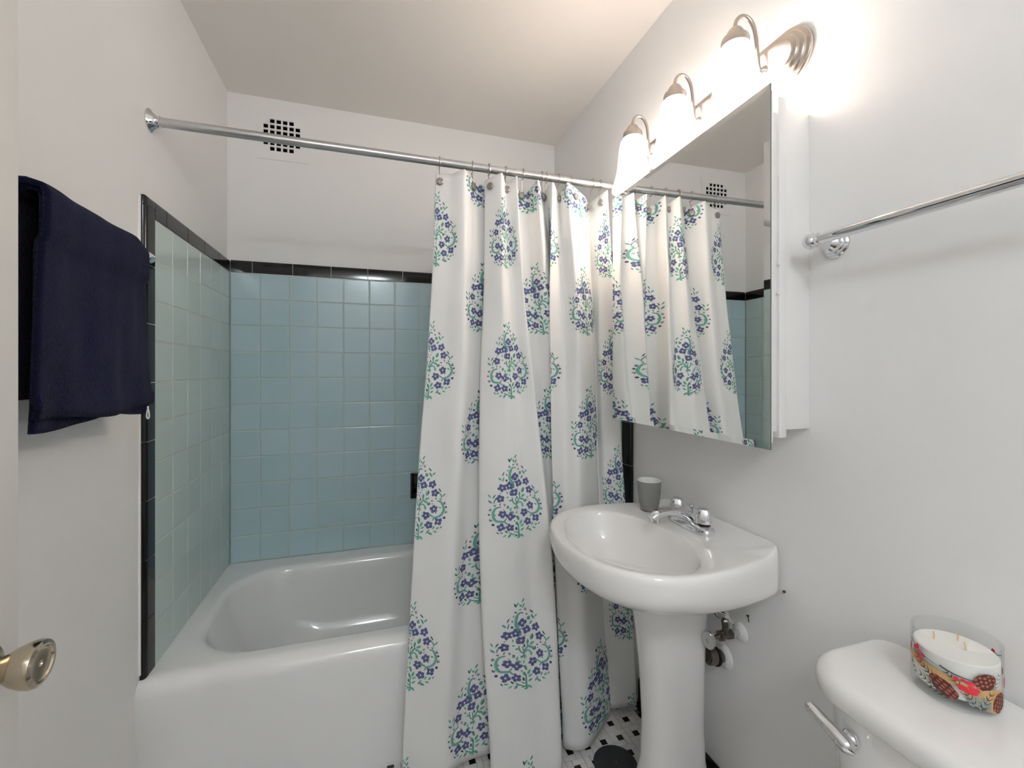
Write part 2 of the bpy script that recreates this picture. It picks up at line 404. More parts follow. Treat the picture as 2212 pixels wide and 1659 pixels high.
# ================================================================== BATHTUB
def tub():
    t = empty('bathtub', (0.7, -0.36, 0), 'white enamel bathtub with smooth apron in the tiled alcove', 'bathtub')
    x0, x1, y0, y1 = XL, XR, -0.735, -0.002
    N = 128
    def rrect(cx, cy, hx, hy, r, n=N):
        """rounded rectangle, corner radius r, n points (n divisible by 8)"""
        pts = []; q = n//8; r = min(r, hx*0.98, hy*0.98)
        cs = [(1, 1, 0), (-1, 1, pi/2), (-1, -1, pi), (1, -1, 3*pi/2)]
        for i, (sx, sy, a0) in enumerate(cs):
            ox, oy = cx+sx*(hx-r), cy+sy*(hy-r)
            arc = [(ox+r*cos(a0+pi/2*k/q), oy+r*sin(a0+pi/2*k/q)) for k in range(q+1)]
            nx_, ny_, na = cs[(i+1) % 4]
            e = (cx+nx_*(hx-r)+r*cos(na), cy+ny_*(hy-r)+r*sin(na))
            pts += arc
            st = arc[-1]
            for k in range(1, q): pts.append((st[0]+(e[0]-st[0])*k/q, st[1]+(e[1]-st[1])*k/q))
        return pts
    # basin opening and floor
    ax0, ax1, ay0, ay1 = 0.050, 1.385, -0.667, -0.085
    cx, cy, hx, hy = (ax0+ax1)/2, (ay0+ay1)/2, (ax1-ax0)/2, (ay1-ay0)/2
    outer = []
    ang = [2*pi*k/N for k in range(N)]
    def on_rect(px, py, X0, X1, Y0, Y1):
        """push the point out from the centre to the rectangle"""
        ccx, ccy = cx, cy
        dx, dy = px-ccx, py-ccy; k = 1e9
        if dx > 1e-9: k = min(k, (X1-ccx)/dx)
        if dx < -1e-9: k = min(k, (X0-ccx)/dx)
        if dy > 1e-9: k = min(k, (Y1-ccy)/dy)
        if dy < -1e-9: k = min(k, (Y0-ccy)/dy)
        return (ccx+dx*k, ccy+dy*k)
    op = rrect(cx, cy, hx, hy, 0.19)
    rect = [on_rect(p[0], p[1], x0, x1, y0, y1) for p in op]
    # snap nearest samples to the rectangle corners
    for qx, qy in ((x0, y0), (x1, y0), (x0, y1), (x1, y1)):
        k = min(range(N), key=lambda i: (rect[i][0]-qx)**2+(rect[i][1]-qy)**2); rect[k] = (qx, qy)
    R = 0.042
    def edge_ring(dn, z):
        """rectangle drawn in by dn on the front side only"""
        return [(p[0], max(p[1], y0+dn), z) for p in rect]
    rings = [edge_ring(0, 0.0), edge_ring(0, 0.10), edge_ring(0, 0.22), edge_ring(0, 0.30), edge_ring(0, ZRIM-R)]
    for k in range(1, 8):
        a = pi/2*k/7; rings.append(edge_ring(R-R*cos(a), ZRIM-R+R*sin(a)))
    last = [Vector(p) for p in rings[-1]]
    for w in (0.35, 0.7, 0.9):
        rings.append([(p.x+(q[0]-p.x)*w, p.y+(q[1]-p.y)*w, ZRIM) for p, q in zip(last, op)])
    for ins, z in ((0.0, ZRIM-0.001), (0.005, ZRIM-0.003), (0.011, ZRIM-0.009), (0.016, ZRIM-0.020), (0.021, ZRIM-0.05), (0.032, ZRIM-0.12), (0.048, ZRIM-0.20), (0.068, ZRIM-0.25), (0.10, ZRIM-0.285), (0.15, ZRIM-0.297), (0.24, ZRIM-0.30)):
        sl = 1.7 if z < ZRIM-0.06 else 1.0
        rings.append([(p[0], p[1], z) for p in rrect(cx+ins*0.15, cy, hx-ins*sl, hy-ins, 0.19)])
    m = MB().loft(rings, True, False, True)
    m.build('tub_shell', 'enamel', t, auto=50)
    # drain
    MB().lathe([(0.030, 0), (0.030, 0.003), (0.022, 0.005), (0.020, 0.002), (0.006, 0.002)], (1.22, -0.376, ZRIM-0.300), (0, 0, 1), 24).build('drain', 'chrome', t)
tub()

# ---- soap dish on the back wall
def soap_dish():
    x0, z0, w, h = 0.727, 0.579, 0.150, 0.116
    t = empty('soap_dish', (x0+w/2, 0, z0), 'black ceramic soap dish set into the blue tile wall', 'soap dish')
    f = 0.014
    m = MB()
    yF = -0.016
    m.box(x0, x0+f, yF, 0.004, z0, z0+h); m.box(x0+w-f, x0+w, yF, 0.004, z0, z0+h)
    m.box(x0+f, x0+w-f, yF, 0.004, z0+h-f, z0+h); m.box(x0+f, x0+w-f, yF, 0.004, z0, z0+f)
    m.box(x0+f, x0+w-f, -0.002, 0.004, z0+f, z0+h-f)
    m.build('frame', 'black_tile', t, bevel=0.003)
    rings = []
    for k in range(9):
        a = pi*k/8; xx = x0+w/2-(w/2-0.016)*cos(a); d = 0.02+0.035*sin(a)
        rings.append([(xx, -0.010, z0+0.012), (xx, -0.010-d, z0+0.018), (xx, -0.010-d-0.004, z0+0.034), (xx, -0.010-d+0.003, z0+0.035), (xx, -0.010, z0+0.024)])
    MB().loft(rings).build('tray', 'black_tile', t)
soap_dish()

# ---- wall vent
def vent():
    t = empty('wall_vent', (0.19, YB, 2.07), 'white painted vent grille with square black holes on the back wall', 'vent')
    px0, px1, pz0, pz1 = 0.092, 0.294, 2.066, 2.276
    hx, hz = 0.0178, 0.0168; pitx, pitz = 0.0247, 0.0235
    gx0 = 0.120; gz1 = 2.2375
    xs = [px0]; zs = [pz1]
    for c in range(6): xs += [gx0+c*pitx, gx0+c*pitx+hx]
    for r in range(6): zs += [gz1-r*pitz, gz1-r*pitz-hz]
    xs.append(px1); zs.append(pz0)
    def hole(i, j):
        if i % 2 == 0 or j % 2 == 0: return False
        c, r = (i-1)//2, (j-1)//2
        return not (r in (0, 5) and c in (0, 5))
    yA, yB = YB-0.004, YB+0.002
    n, k = len(xs), len(zs); vs = [(x, yy, z) for yy in (yA, yB) for z in zs for x in xs]; fs = []
    def I(i, j, s): return s*n*k+j*n+i
    def solid(i, j): return 0 <= i < n-1 and 0 <= j < k-1 and not hole(i, j)
    for j in range(k-1):
        for i in range(n-1):
            if solid(i, j):
                fs.append((I(i, j, 0), I(i, j+1, 0), I(i+1, j+1, 0), I(i+1, j, 0)))
                fs.append((I(i, j, 1), I(i+1, j, 1), I(i+1, j+1, 1), I(i, j+1, 1)))
                for (di, dj, a, b) in ((-1, 0, (i, j), (i, j+1)), (1, 0, (i+1, j), (i+1, j+1)), (0, -1, (i, j), (i+1, j)), (0, 1, (i, j+1), (i+1, j+1))):
                    if not solid(i+di, j+dj): fs.append((I(*a, 0), I(*b, 0), I(*b, 1), I(*a, 1)))
    MB().add(vs, fs).build('grille', 'wall_paint', t, smooth=False)
    m = MB(); e = 0.002
    m.box(VX0, VX1, YB+0.07, YB+0.075, VZ0, VZ1)
    m.box(VX0, VX0+e, YB+0.003, YB+0.07, VZ0, VZ1); m.box(VX1-e, VX1, YB+0.003, YB+0.07, VZ0, VZ1)
    m.box(VX0, VX1, YB+0.003, YB+0.07, VZ0, VZ0+e); m.box(VX0, VX1, YB+0.003, YB+0.07, VZ1-e, VZ1)
    m.build('duct', 'vent_dark', t, smooth=False)
vent()

# ================================================================== CURTAIN ROD, HOOKS, CURTAIN
RY, RZ, RR = -0.655, 1.841, 0.0127
t = empty('curtain_rod', (XL, RY, RZ), 'brushed metal shower curtain rod spanning the tub alcove', 'curtain rod')
MB().lathe([(RR, 0), (RR, XR-XL)], (XL, RY, RZ), (1, 0, 0), 28).build('rod', 'rod_metal', t)
for xx, sg in ((XL, 1), (XR, -1)):
    MB().lathe([(0.031, 0.0), (0.031, 0.003), (0.028, 0.006), (0.020, 0.011), (0.0155, 0.018), (0.0150, 0.026), (0.0128, 0.027)], (xx, RY, RZ), (sg, 0, 0), 28).build('flange', 'chrome', t)

ZL = [1.80, 1.45, 1.17, 0.90, 0.63, 0.36, 0.06]
def wx(px, y):
    """world x of the picture column px on the plane at depth y"""
    u = (px-1106)/953.6; c, s = cos(YAW), sin(YAW)
    dx, dy = c*u+s, -s*u+c
    return CAM.x+(y-CAM.y)/dy*dx
# (cloth u, column at each level, depth at top, depth at bottom, top z, bottom z)
LINES = [
 (0.000, [941, 933, 921, 905, 893, 881, 868], -0.662, -0.800, 1.797, 0.025),
 (0.060, [972, 968, 961, 948, 936, 925, 914], -0.672, -0.822, 1.797, 0.020),
 (0.115, [1004, 1003, 1001, 990, 980, 970, 962], -0.692, -0.838, 1.812, 0.018),
 (0.160, [1026, 1027, 1023, 1014, 1008, 1004, 1004], -0.650, -0.812, 1.793, 0.020),
 (0.200, [1055, 1057, 1050, 1047, 1049, 1058, 1074], -0.632, -0.812, 1.795, 0.022),
 (0.268, [1047, 1046, 1038, 1035, 1036, 1045, 1062], -0.662, -0.885, 1.797, 0.016),
 (0.350, [1084, 1085, 1090, 1098, 1106, 1115, 1130], -0.704, -0.908, 1.812, 0.015),
 (0.395, [1092, 1104, 1117, 1130, 1145, 1157, 1170], -0.668, -0.915, 1.795, 0.015),
 (0.462, [1117, 1130, 1150, 1170, 1190, 1203, 1213], -0.696, -0.925, 1.813, 0.015),
 (0.490, [1112, 1124, 1143, 1162, 1181, 1194, 1204], -0.640, -0.850, 1.797, 0.018),
 (0.520, [1138, 1146, 1168, 1180, 1192, 1201, 1212], -0.634, -0.800, 1.790, 0.020),
 (0.565, [1162, 1178, 1203, 1208, 1212, 1216, 1224], -0.694, -0.790, 1.811, 0.020),
 (0.640, [1171, 1205, 1228, 1232, 1233, 1235, 1240], -0.634, -0.775, 1.793, 0.022),
 (0.760, [1194, 1186, 1189, 1192, 1197, 1204, 1215], -0.694, -0.842, 1.810, 0.020),
 (0.800, [1207, 1216, 1219, 1220, 1224, 1231, 1243], -0.646, -0.868, 1.793, 0.016),
 (0.850, [1226, 1246, 1252, 1252, 1256, 1265, 1279], -0.702, -0.866, 1.812, 0.016),
 (0.915, [1262, 1271, 1282, 1285, 1291, 1301, 1316], -0.645, -0.785, 1.797, 0.020),
 (0.965, [1270, 1279, 1287, 1290, 1297, 1304, 1314], -0.590, -0.755, 1.793, 0.024),
 (1.010, [1286, 1293, 1299, 1304, 1312, 1321, 1332], -0.640, -0.772, 1.795, 0.024),
 (1.085, [1312, 1326, 1334, 1341, 1352, 1364, 1374], -0.690, -0.782, 1.810, 0.026),
 (1.140, [1308, 1322, 1331, 1338, 1348, 1358, 1366], -0.630, -0.757, 1.797, 0.030),
]
NS = 9; NR = 72
def line_at(L, z):
    w = (1.80-z)/1.78; w = max(0.0, w)
    w2 = w**1.15
    y = L[2]+(L[3]-L[2])*w2
    y = min(y, interp(z, [0.0, 0.40, 0.62, 0.9], [-0.762, -0.752, -0.715, -0.60]))
    xs = sorted(zip(ZL, L[1]))
    px = interp(z, [a for a, b in xs], [b for a, b in xs])
    return wx(px, y), y
us = []
for i in range(len(LINES)-1):
    for k in range(NS): us.append(LINES[i][0]+(LINES[i+1][0]-LINES[i][0])*k/NS)
us.append(LINES[-1][0])
UB = {0.160: 0.168, 0.200: 0.266, 0.268: 0.290}           # cloth coordinate of a fold at the hem where it differs
lb = [UB.get(L[0], L[0]) for L in LINES]; usb = []
for i in range(len(LINES)-1):
    for k in range(NS): usb.append(lb[i]+(lb[i+1]-lb[i])*k/NS)
usb.append(lb[-1])
GRID = []                                    # GRID[row][col] -> Vector, rows from the top
for r in range(NR+1):
    tt = r/NR; ctl = []
    for L in LINES:
        z = L[4]+(L[5]-L[4])*tt
        # soften the level interpolation
        a = line_at(L, z+0.06); b = line_at(L, z); c = line_at(L, z-0.06)
        ctl.append(((a[0]+b[0]*2+c[0])/4, (a[1]+b[1]*2+c[1])/4, z))
    tens = 0.55+0.35*smooth01(tt*1.3)
    GRID.append(catmull(ctl, NS, tens))
NCs = len(us)
# hanging sag between the pleats and small packaging creases
for r in range(NR+1):
    for c in range(NCs):
        p = GRID[r][c]; u = us[c]; z = p.z
        d = 0.0025*sin(u*38+z*7)*sin(z*11+u*5)
        for zc, st, ph in ((0.57, 0.0035, 0.0), (0.36, 0.003, 1.0), (0.93, 0.0022, 2.0), (1.28, 0.002, 0.4)):
            q = (z-zc-0.012*sin(u*19+ph))/0.010
            d += st*math.exp(-q*q)*(0.35+0.65*max(0, sin(u*23+ph*3)))
        GRID[r][c] = Vector((p.x, p.y-d*smooth01((1.75-z)/0.2), p.z))
def surf(u, z):
    """cloth point and outward normal at cloth coordinate u and height z"""
    if u < us[0] or u > us[-1]: return None
    w = max(0.0, min(1.0, (0.60-z)/0.58))
    U = lambda k: us[k]+(usb[k]-us[k])*w
    i = 0; lo, hi = 0, NCs-2
    while lo < hi:
        mid = (lo+hi+1)//2
        if U(mid) <= u: lo = mid
        else: hi = mid-1
    i = lo; a = (u-U(i))/(U(i+1)-U(i))
    zt = GRID[0][i].z*(1-a)+GRID[0][i+1].z*a; zb = GRID[NR][i].z*(1-a)+GRID[NR][i+1].z*a
    v = (zt-z)/(zt-zb)*NR
    if v < 0 or v > NR: return None
    j = min(NR-1, int(v)); b = v-j
    P00, P10, P01, P11 = GRID[j][i], GRID[j][i+1], GRID[j+1][i], GRID[j+1][i+1]
    p = (P00*(1-a)+P10*a)*(1-b)+(P01*(1-a)+P11*a)*b
    du = (P10-P00)*(1-b)+(P11-P01)*b; dv = (P01-P00)*(1-a)+(P11-P10)*a
    n = dv.cross(du).normalized()
    return p, n
cur = empty('shower_curtain', (1.1, -0.655, 1.80), 'white shower curtain printed with blue and green floral teardrops', 'shower curtain')
m = MB(); vs = [p for row in GRID for p in row]
fs = [(r*NCs+c, (r+1)*NCs+c, (r+1)*NCs+c+1, r*NCs+c+1) for r in range(NR) for c in range(NCs-1)]
m.add(vs, fs)
off = root_loc(cur)
me = bpy.data.meshes.new('cloth'); me.from_pydata([tuple(p-off) for p in vs], [], fs); me.materials.append(M['cloth'])
me.polygons.foreach_set('use_smooth', [True]*len(me.polygons))
clo = link(bpy.data.objects.new('cloth', me), cur)
md = clo.modifiers.new('thick', 'SOLIDIFY'); md.thickness = 0.0006; md.offset = 0

# ---- the printed teardrop motif, drawn as thin ink shapes that follow the cloth
K = 0.149/900.0
FLOWERS = [(530, 440), (325, 625), (440, 595), (590, 565), (735, 555), (785, 705), (505, 720), (290, 815), (320, 1090), (435, 1135),
           (655, 1095), (780, 985), (290, 1320), (420, 1325), (710, 1265), (860, 1205)]
VINES = [([(555, 288), (510, 268), (465, 318), (452, 390), (446, 470), (478, 540), (500, 595), (500, 645)], 24),
         ([(480, 545), (530, 530)], 14),
         ([(830, 850), (885, 862), (925, 930), (938, 1000), (905, 1080), (850, 1118), (795, 1135), (765, 1185)], 26),
         ([(800, 1135), (745, 1100), (700, 1065)], 14),
         ([(300, 955), (222, 985), (185, 1065), (190, 1145), (232, 1215), (335, 1228), (380, 1272)], 26),
         ([(335, 1228), (375, 1165)], 14),
         ([(545, 1030), (540, 960), (535, 930), (570, 870), (598, 825), (590, 765)], 18),
         ([(537, 935), (490, 895), (475, 800)], 12), ([(535, 930), (522, 820)], 9),
         ([(540, 930), (595, 905), (630, 945), (640, 985)], 12), ([(590, 832), (650, 862)], 10),
         ([(555, 1500), (548, 1400), (550, 1285)], 18), ([(625, 1515), (560, 1470), (480, 1482)], 20),
         ([(548, 1440), (480, 1395)], 9), ([(530, 1470), (460, 1440), (415, 1410)], 10), ([(500, 1140), (545, 1165), (555, 1215)], 13),
         ([(850, 700), (885, 745), (895, 790)], 11), ([(205, 900), (215, 850), (240, 815)], 11)]
LEAVES = [  # x, y, length, angle (deg, 0 = right, 90 = up), width, colour
 (455, 140, 70, 105, 18, 'k'), (482, 125, 70, 70, 20, 'g'), (520, 155, 55, 120, 26, 'g'), (560, 165, 90, 68, 18, 'gk'), (560, 75, 75, 60, 20, 'gk'),
 (683, 290, 80, -50, 16, 'k'), (698, 382, 95, -62, 22, 'gk'), (748, 365, 70, 45, 24, 'g'), (660, 465, 70, 55, 28, 'gk'),
 (345, 380, 80, 65, 14, 'k'), (295, 468, 70, -50, 24, 'g'), (343, 475, 95, 75, 16, 'gk'),
 (865, 655, 85, -55, 16, 'k'), (932, 740, 80, 45, 22, 'g'), (140, 770, 70, -60, 22, 'g'), (205, 775, 80, 60, 14, 'k'), (150, 870, 80, -40, 26, 'gk'),
 (660, 700, 100, 70, 44, 'gk'), (592, 760, 80, 85, 30, 'gk'), (660, 802, 80, 25, 34, 'g'), (640, 860, 75, -20, 30, 'g'), (640, 965, 75, -80, 30, 'g'),
 (398, 715, 60, 105, 20, 'g'), (402, 795, 40, 10, 26, 'g'), (450, 852, 55, 10, 28, 'g'), (545, 815, 55, 95, 20, 'k'), (445, 1010, 70, 80, 22, 'g'),
 (470, 1060, 60, -40, 24, 'g'), (526, 1075, 60, 85, 18, 'g'), (545, 985, 60, -30, 22, 'g'), (548, 1175, 95, -75, 30, 'gk'),
 (520, 1270, 75, 110, 34, 'gk'), (590, 1255, 90, 65, 36, 'g'), (610, 1315, 75, 25, 28, 'g'), (510, 1355, 65, 100, 26, 'k'), (605, 1385, 70, 35, 24, 'gk'),
 (700, 1380, 95, 55, 20, 'gk'), (740, 1412, 80, -25, 30, 'gk'), (820, 1380, 65, -15, 24, 'g'), (857, 1318, 60, 45, 26, 'g'), (912, 1300, 50, 60, 12, 'k'),
 (790, 1310, 70, 60, 20, 'gk'), (245, 1420, 50, -55, 14, 'k'), (295, 1420, 50, -10, 26, 'g'), (340, 1470, 65, 40, 20, 'g'), (412, 1470, 85, 55, 28, 'gk'),
 (365, 1400, 60, -50, 20, 'k'), (435, 1430, 80, -40, 20, 'g'), (540, 1510, 60, 15, 30, 'g'), (600, 1490, 60, -60, 26, 'g'), (285, 915, 50, 70, 12, 'k'), (805, 805, 45, 110, 14, 'k'),
 (448, 720, 80, 88, 10, 'k'), (900, 880, 55, -50, 24, 'g'), (880, 960, 50, -20, 22, 'g'), (215, 1005, 55, 60, 22, 'g'), (205, 1110, 55, 10, 22, 'g'), (470, 340, 55, 70, 22, 'g')]
DOTS = [(395, 495, 20, 'n'), (185, 1275, 22, 'n'), (955, 1135, 23, 'n'), (975, 950, 18, 'n'), (130, 1100, 16, 'n'), (293, 722, 9, 'n'), (560, 655, 9, 'n'),
        (487, 490, 9, 'n'), (585, 482, 9, 'n'), (388, 1098, 9, 'n'), (335, 1010, 8, 'n'), (490, 1218, 10, 'n'), (748, 895, 9, 'n'), (820, 1055, 10, 'n'), (212, 1085, 6, 'n'), (895, 962, 6, 'n')]
RINGS = [(635, 385, 27, 'g'), (690, 892, 28, 'g'), (398, 968, 25, 'g'), (505, 985, 20, 'g'), (605, 310, 18, 'n'), (348, 925, 19, 'n'), (742, 838, 18, 'n'),
         (460, 250, 20, 'n'), (512, 218, 16, 'n'), (585, 230, 22, 'n'), (425, 315, 16, 'n'), (407, 395, 18, 'n'), (148, 1010, 22, 'n'), (155, 1190, 24, 'n'),
         (955, 880, 24, 'n'), (980, 1040, 22, 'n'), (880, 815, 18, 'n'), (212, 935, 18, 'n')]
def blob(cx, cy, pts): return [(cx+x, cy+y) for x, y in pts]
rg = random.Random(3)
SHAPES = []                                   # (material index, layer, polygon points, centre)
MI = {'b': 0, 'n': 1, 'g': 2, 'k': 3, 'p': 4}
for i, (x, y) in enumerate(FLOWERS):
    a0 = rg.uniform(0, 2*pi); pts = []
    pet = 5 if i % 3 else 4
    for k in range(pet*4):
        a = a0+2*pi*k/(pet*4); ph = k % 4
        r = {0: 70, 1: 62, 2: 45, 3: 62}[ph]*rg.uniform(0.88, 1.14)
        pts.append((x+r*cos(a), y+r*sin(a)*1.05))
    SHAPES.append((MI['b'], 1, pts, (x, y)))
    out = []
    for k in range(pet):                       # dark vein on each petal
        a = a0+2*pi*k/pet+0.12
        SHAPES.append((MI['n'], 2, [(x+24*cos(a-0.25), y+24*sin(a-0.25)), (x+60*cos(a), y+60*sin(a)), (x+50*cos(a+0.22), y+50*sin(a+0.22)), (x+26*cos(a+0.2), y+26*sin(a+0.2))], None))
    SHAPES.append((MI['p'], 3, [(x+14*cos(2*pi*k/8), y+18*sin(2*pi*k/8)) for k in range(8)], (x, y)))
for pts, w in VINES:
    w *= 1.25
    c = catmull([(a, b, 0) for a, b in pts], 4); n = len(c)
    for i in range(n-1):
        d = (c[min(i+1, n-1)]-c[max(i-1, 0)]).normalized(); d2 = (c[min(i+2, n-1)]-c[i]).normalized()
        w0 = w*(0.35+0.65*sin(pi*(i+0.5)/n))/2; w1 = w*(0.35+0.65*sin(pi*(i+1.5)/n))/2
        a, b = c[i], c[i+1]
        q = [(a.x-d.y*w0, a.y+d.x*w0), (a.x+d.y*w0, a.y-d.x*w0), (b.x+d2.y*w1, b.y-d2.x*w1), (b.x-d2.y*w1, b.y+d2.x*w1)]
        SHAPES.append((MI['g'], 0, q, None))
        e = 4.5
        q = [(a.x+d.y*w0, a.y-d.x*w0), (a.x+d.y*(w0+e), a.y-d.x*(w0+e)), (b.x+d2.y*(w1+e), b.y-d2.x*(w1+e)), (b.x+d2.y*w1, b.y-d2.x*w1)]
        SHAPES.append((MI['k'], 0, q, None))
for x, y, ln, ang, w, cc in LEAVES:
    w *= 1.35; ln *= 1.1
    a = math.radians(ang); dx, dy = cos(a), -sin(a)
    def L2(s, t): return (x+dx*ln*s-dy*w*t, y+dy*ln*s+dx*w*t)
    shp = [L2(-0.5, 0), L2(-0.2, 0.42), L2(0.15, 0.45), L2(0.5, 0.05), L2(0.15, -0.42), L2(-0.2, -0.40)]
    SHAPES.append((MI['k'] if cc == 'k' else MI['g'], 0, shp, (x, y)))
    if cc == 'gk':
        SHAPES.append((MI['k'], 1, [L2(-0.5, 0), L2(-0.2, 0.42), L2(0.15, 0.45), L2(0.5, 0.05), L2(0.12, 0.22), L2(-0.2, 0.16)], None))
for x, y, r, cc in DOTS:
    SHAPES.append((MI['n'], 0, [(x+r*cos(2*pi*k/8), y+r*sin(2*pi*k/8)) for k in range(8)], (x, y)))
for x, y, r, cc in RINGS:
    a0 = rg.uniform(0, 6)
    for k in range(7):
        a, b = a0+2*pi*k/9, a0+2*pi*(k+1)/9; ri = r*0.66
        SHAPES.append((MI['n'] if cc == 'n' else MI['k'], 1, [(x+r*cos(a), y+r*1.1*sin(a)), (x+r*cos(b), y+r*1.1*sin(b)), (x+ri*cos(b), y+ri*1.1*sin(b)), (x+ri*cos(a), y+ri*1.1*sin(a))], None))
    if cc == 'g': SHAPES.append((MI['g'], 0, [(x+r*0.8*cos(2*pi*k/8), y+r*0.85*sin(2*pi*k/8)) for k in range(8)], (x, y)))
    else: SHAPES.append((MI['n'], 1, [(x+r*0.45*cos(2*pi*k/6)-3, y+r*0.5*sin(2*pi*k/6)+4) for k in range(6)], (x, y)))
def put_motif(uc, zc):
    vs, fs, ms = [], [], []
    for mi, lay, pts, ctr in SHAPES:
        full = ([ctr] if ctr else [])+pts
        q = []
        for x, y in full:
            s = surf(uc+(x-560)*K, zc-(y-790)*K)
            if s is None: q = None; break
            q.append(s[0]+s[1]*(0.0011+0.00022*lay))
        if q is None: continue
        n = len(vs); vs += [tuple(p-off) for p in q]
        if ctr:
            k = len(pts)
            for j in range(k): fs.append((n, n+1+j, n+1+(j+1) % k)); ms.append(mi)
        else:
            fs.append(tuple(range(n, n+len(pts)))); ms.append(mi)
    if len(fs) < 12: return
    me = bpy.data.meshes.new('printed_motif'); me.from_pydata(vs, [], fs)
    for nm in ('print_blue', 'print_navy', 'print_green', 'print_dark', 'print_pale'): me.materials.append(M[nm])
    me.polygons.foreach_set('material_index', ms)
    link(bpy.data.objects.new('printed_motif', me), cur)
U0, DU = 0.018, 0.1755
for c in range(7):
    zs = [1.618, 1.200, 0.784, 0.366, -0.052] if c % 2 == 0 else [1.831, 1.410, 0.992, 0.572, 0.154]
    for z in zs: put_motif(U0+c*DU, z)

# ---- hooks
def hook(u, lab, zb=1.772):
    p, n = surf(u, zb)
    if n.y > -0.15: n = Vector((n.x, -0.4, 0)).normalized()
    h = empty('curtain_hook', (p.x, RY, RZ-RR), lab, 'curtain hook', 'hooks along the curtain rod')
    b = p+n*0.004
    MB().lathe([(0.0115, -0.003), (0.0125, 0.0), (0.0120, 0.003), (0.0098, 0.005), (0.002, 0.0055)], b, n, 8).build('button', 'button_grey', h, auto=20)
    pts = []
    for k in range(15):
        a = -pi*0.62+(2*pi*0.9)*k/14
        pts.append((p.x, RY-0.0178*sin(a), RZ-0.001+0.0178*cos(a)))
    tail = [Vector(pts[-1]).lerp(Vector(b), t) for t in (0.4, 0.75, 1.0)]
    path = pts if pts[-1][1] < RY else pts
    e0 = Vector(path[0]) if path[0][1] < path[-1][1] else Vector(path[-1])
    MB().tube(path, 0.0014, 8).build('ring', 'brushed_nickel', h)
    MB().tube([e0, e0.lerp(Vector(b), 0.5)+Vector((0, -0.002, 0)), Vector(b)+n*0.001], 0.0014, 8).build('wire', 'brushed_nickel', h)
HU = [(0.022, 'curtain hook with grey button at the left end of the curtain'), (0.150, 'second curtain hook from the left end of the curtain'),
      (0.215, 'third curtain hook from the left end of the curtain'), (0.300, 'fourth curtain hook from the left end of the curtain'),
      (0.400, 'fifth curtain hook from the left end of the curtain'), (0.505, 'sixth curtain hook from the left end of the curtain'),
      (0.610, 'sixth curtain hook from the mirror cabinet'), (0.665, 'fifth curtain hook from the mirror cabinet'),
      (0.795, 'fourth curtain hook from the mirror cabinet'), (0.875, 'third curtain hook from the mirror cabinet'),
      (0.945, 'second curtain hook from the mirror cabinet'), (1.045, 'curtain hook with grey button nearest the mirror cabinet')]
for u, lab in HU: hook(u, lab)

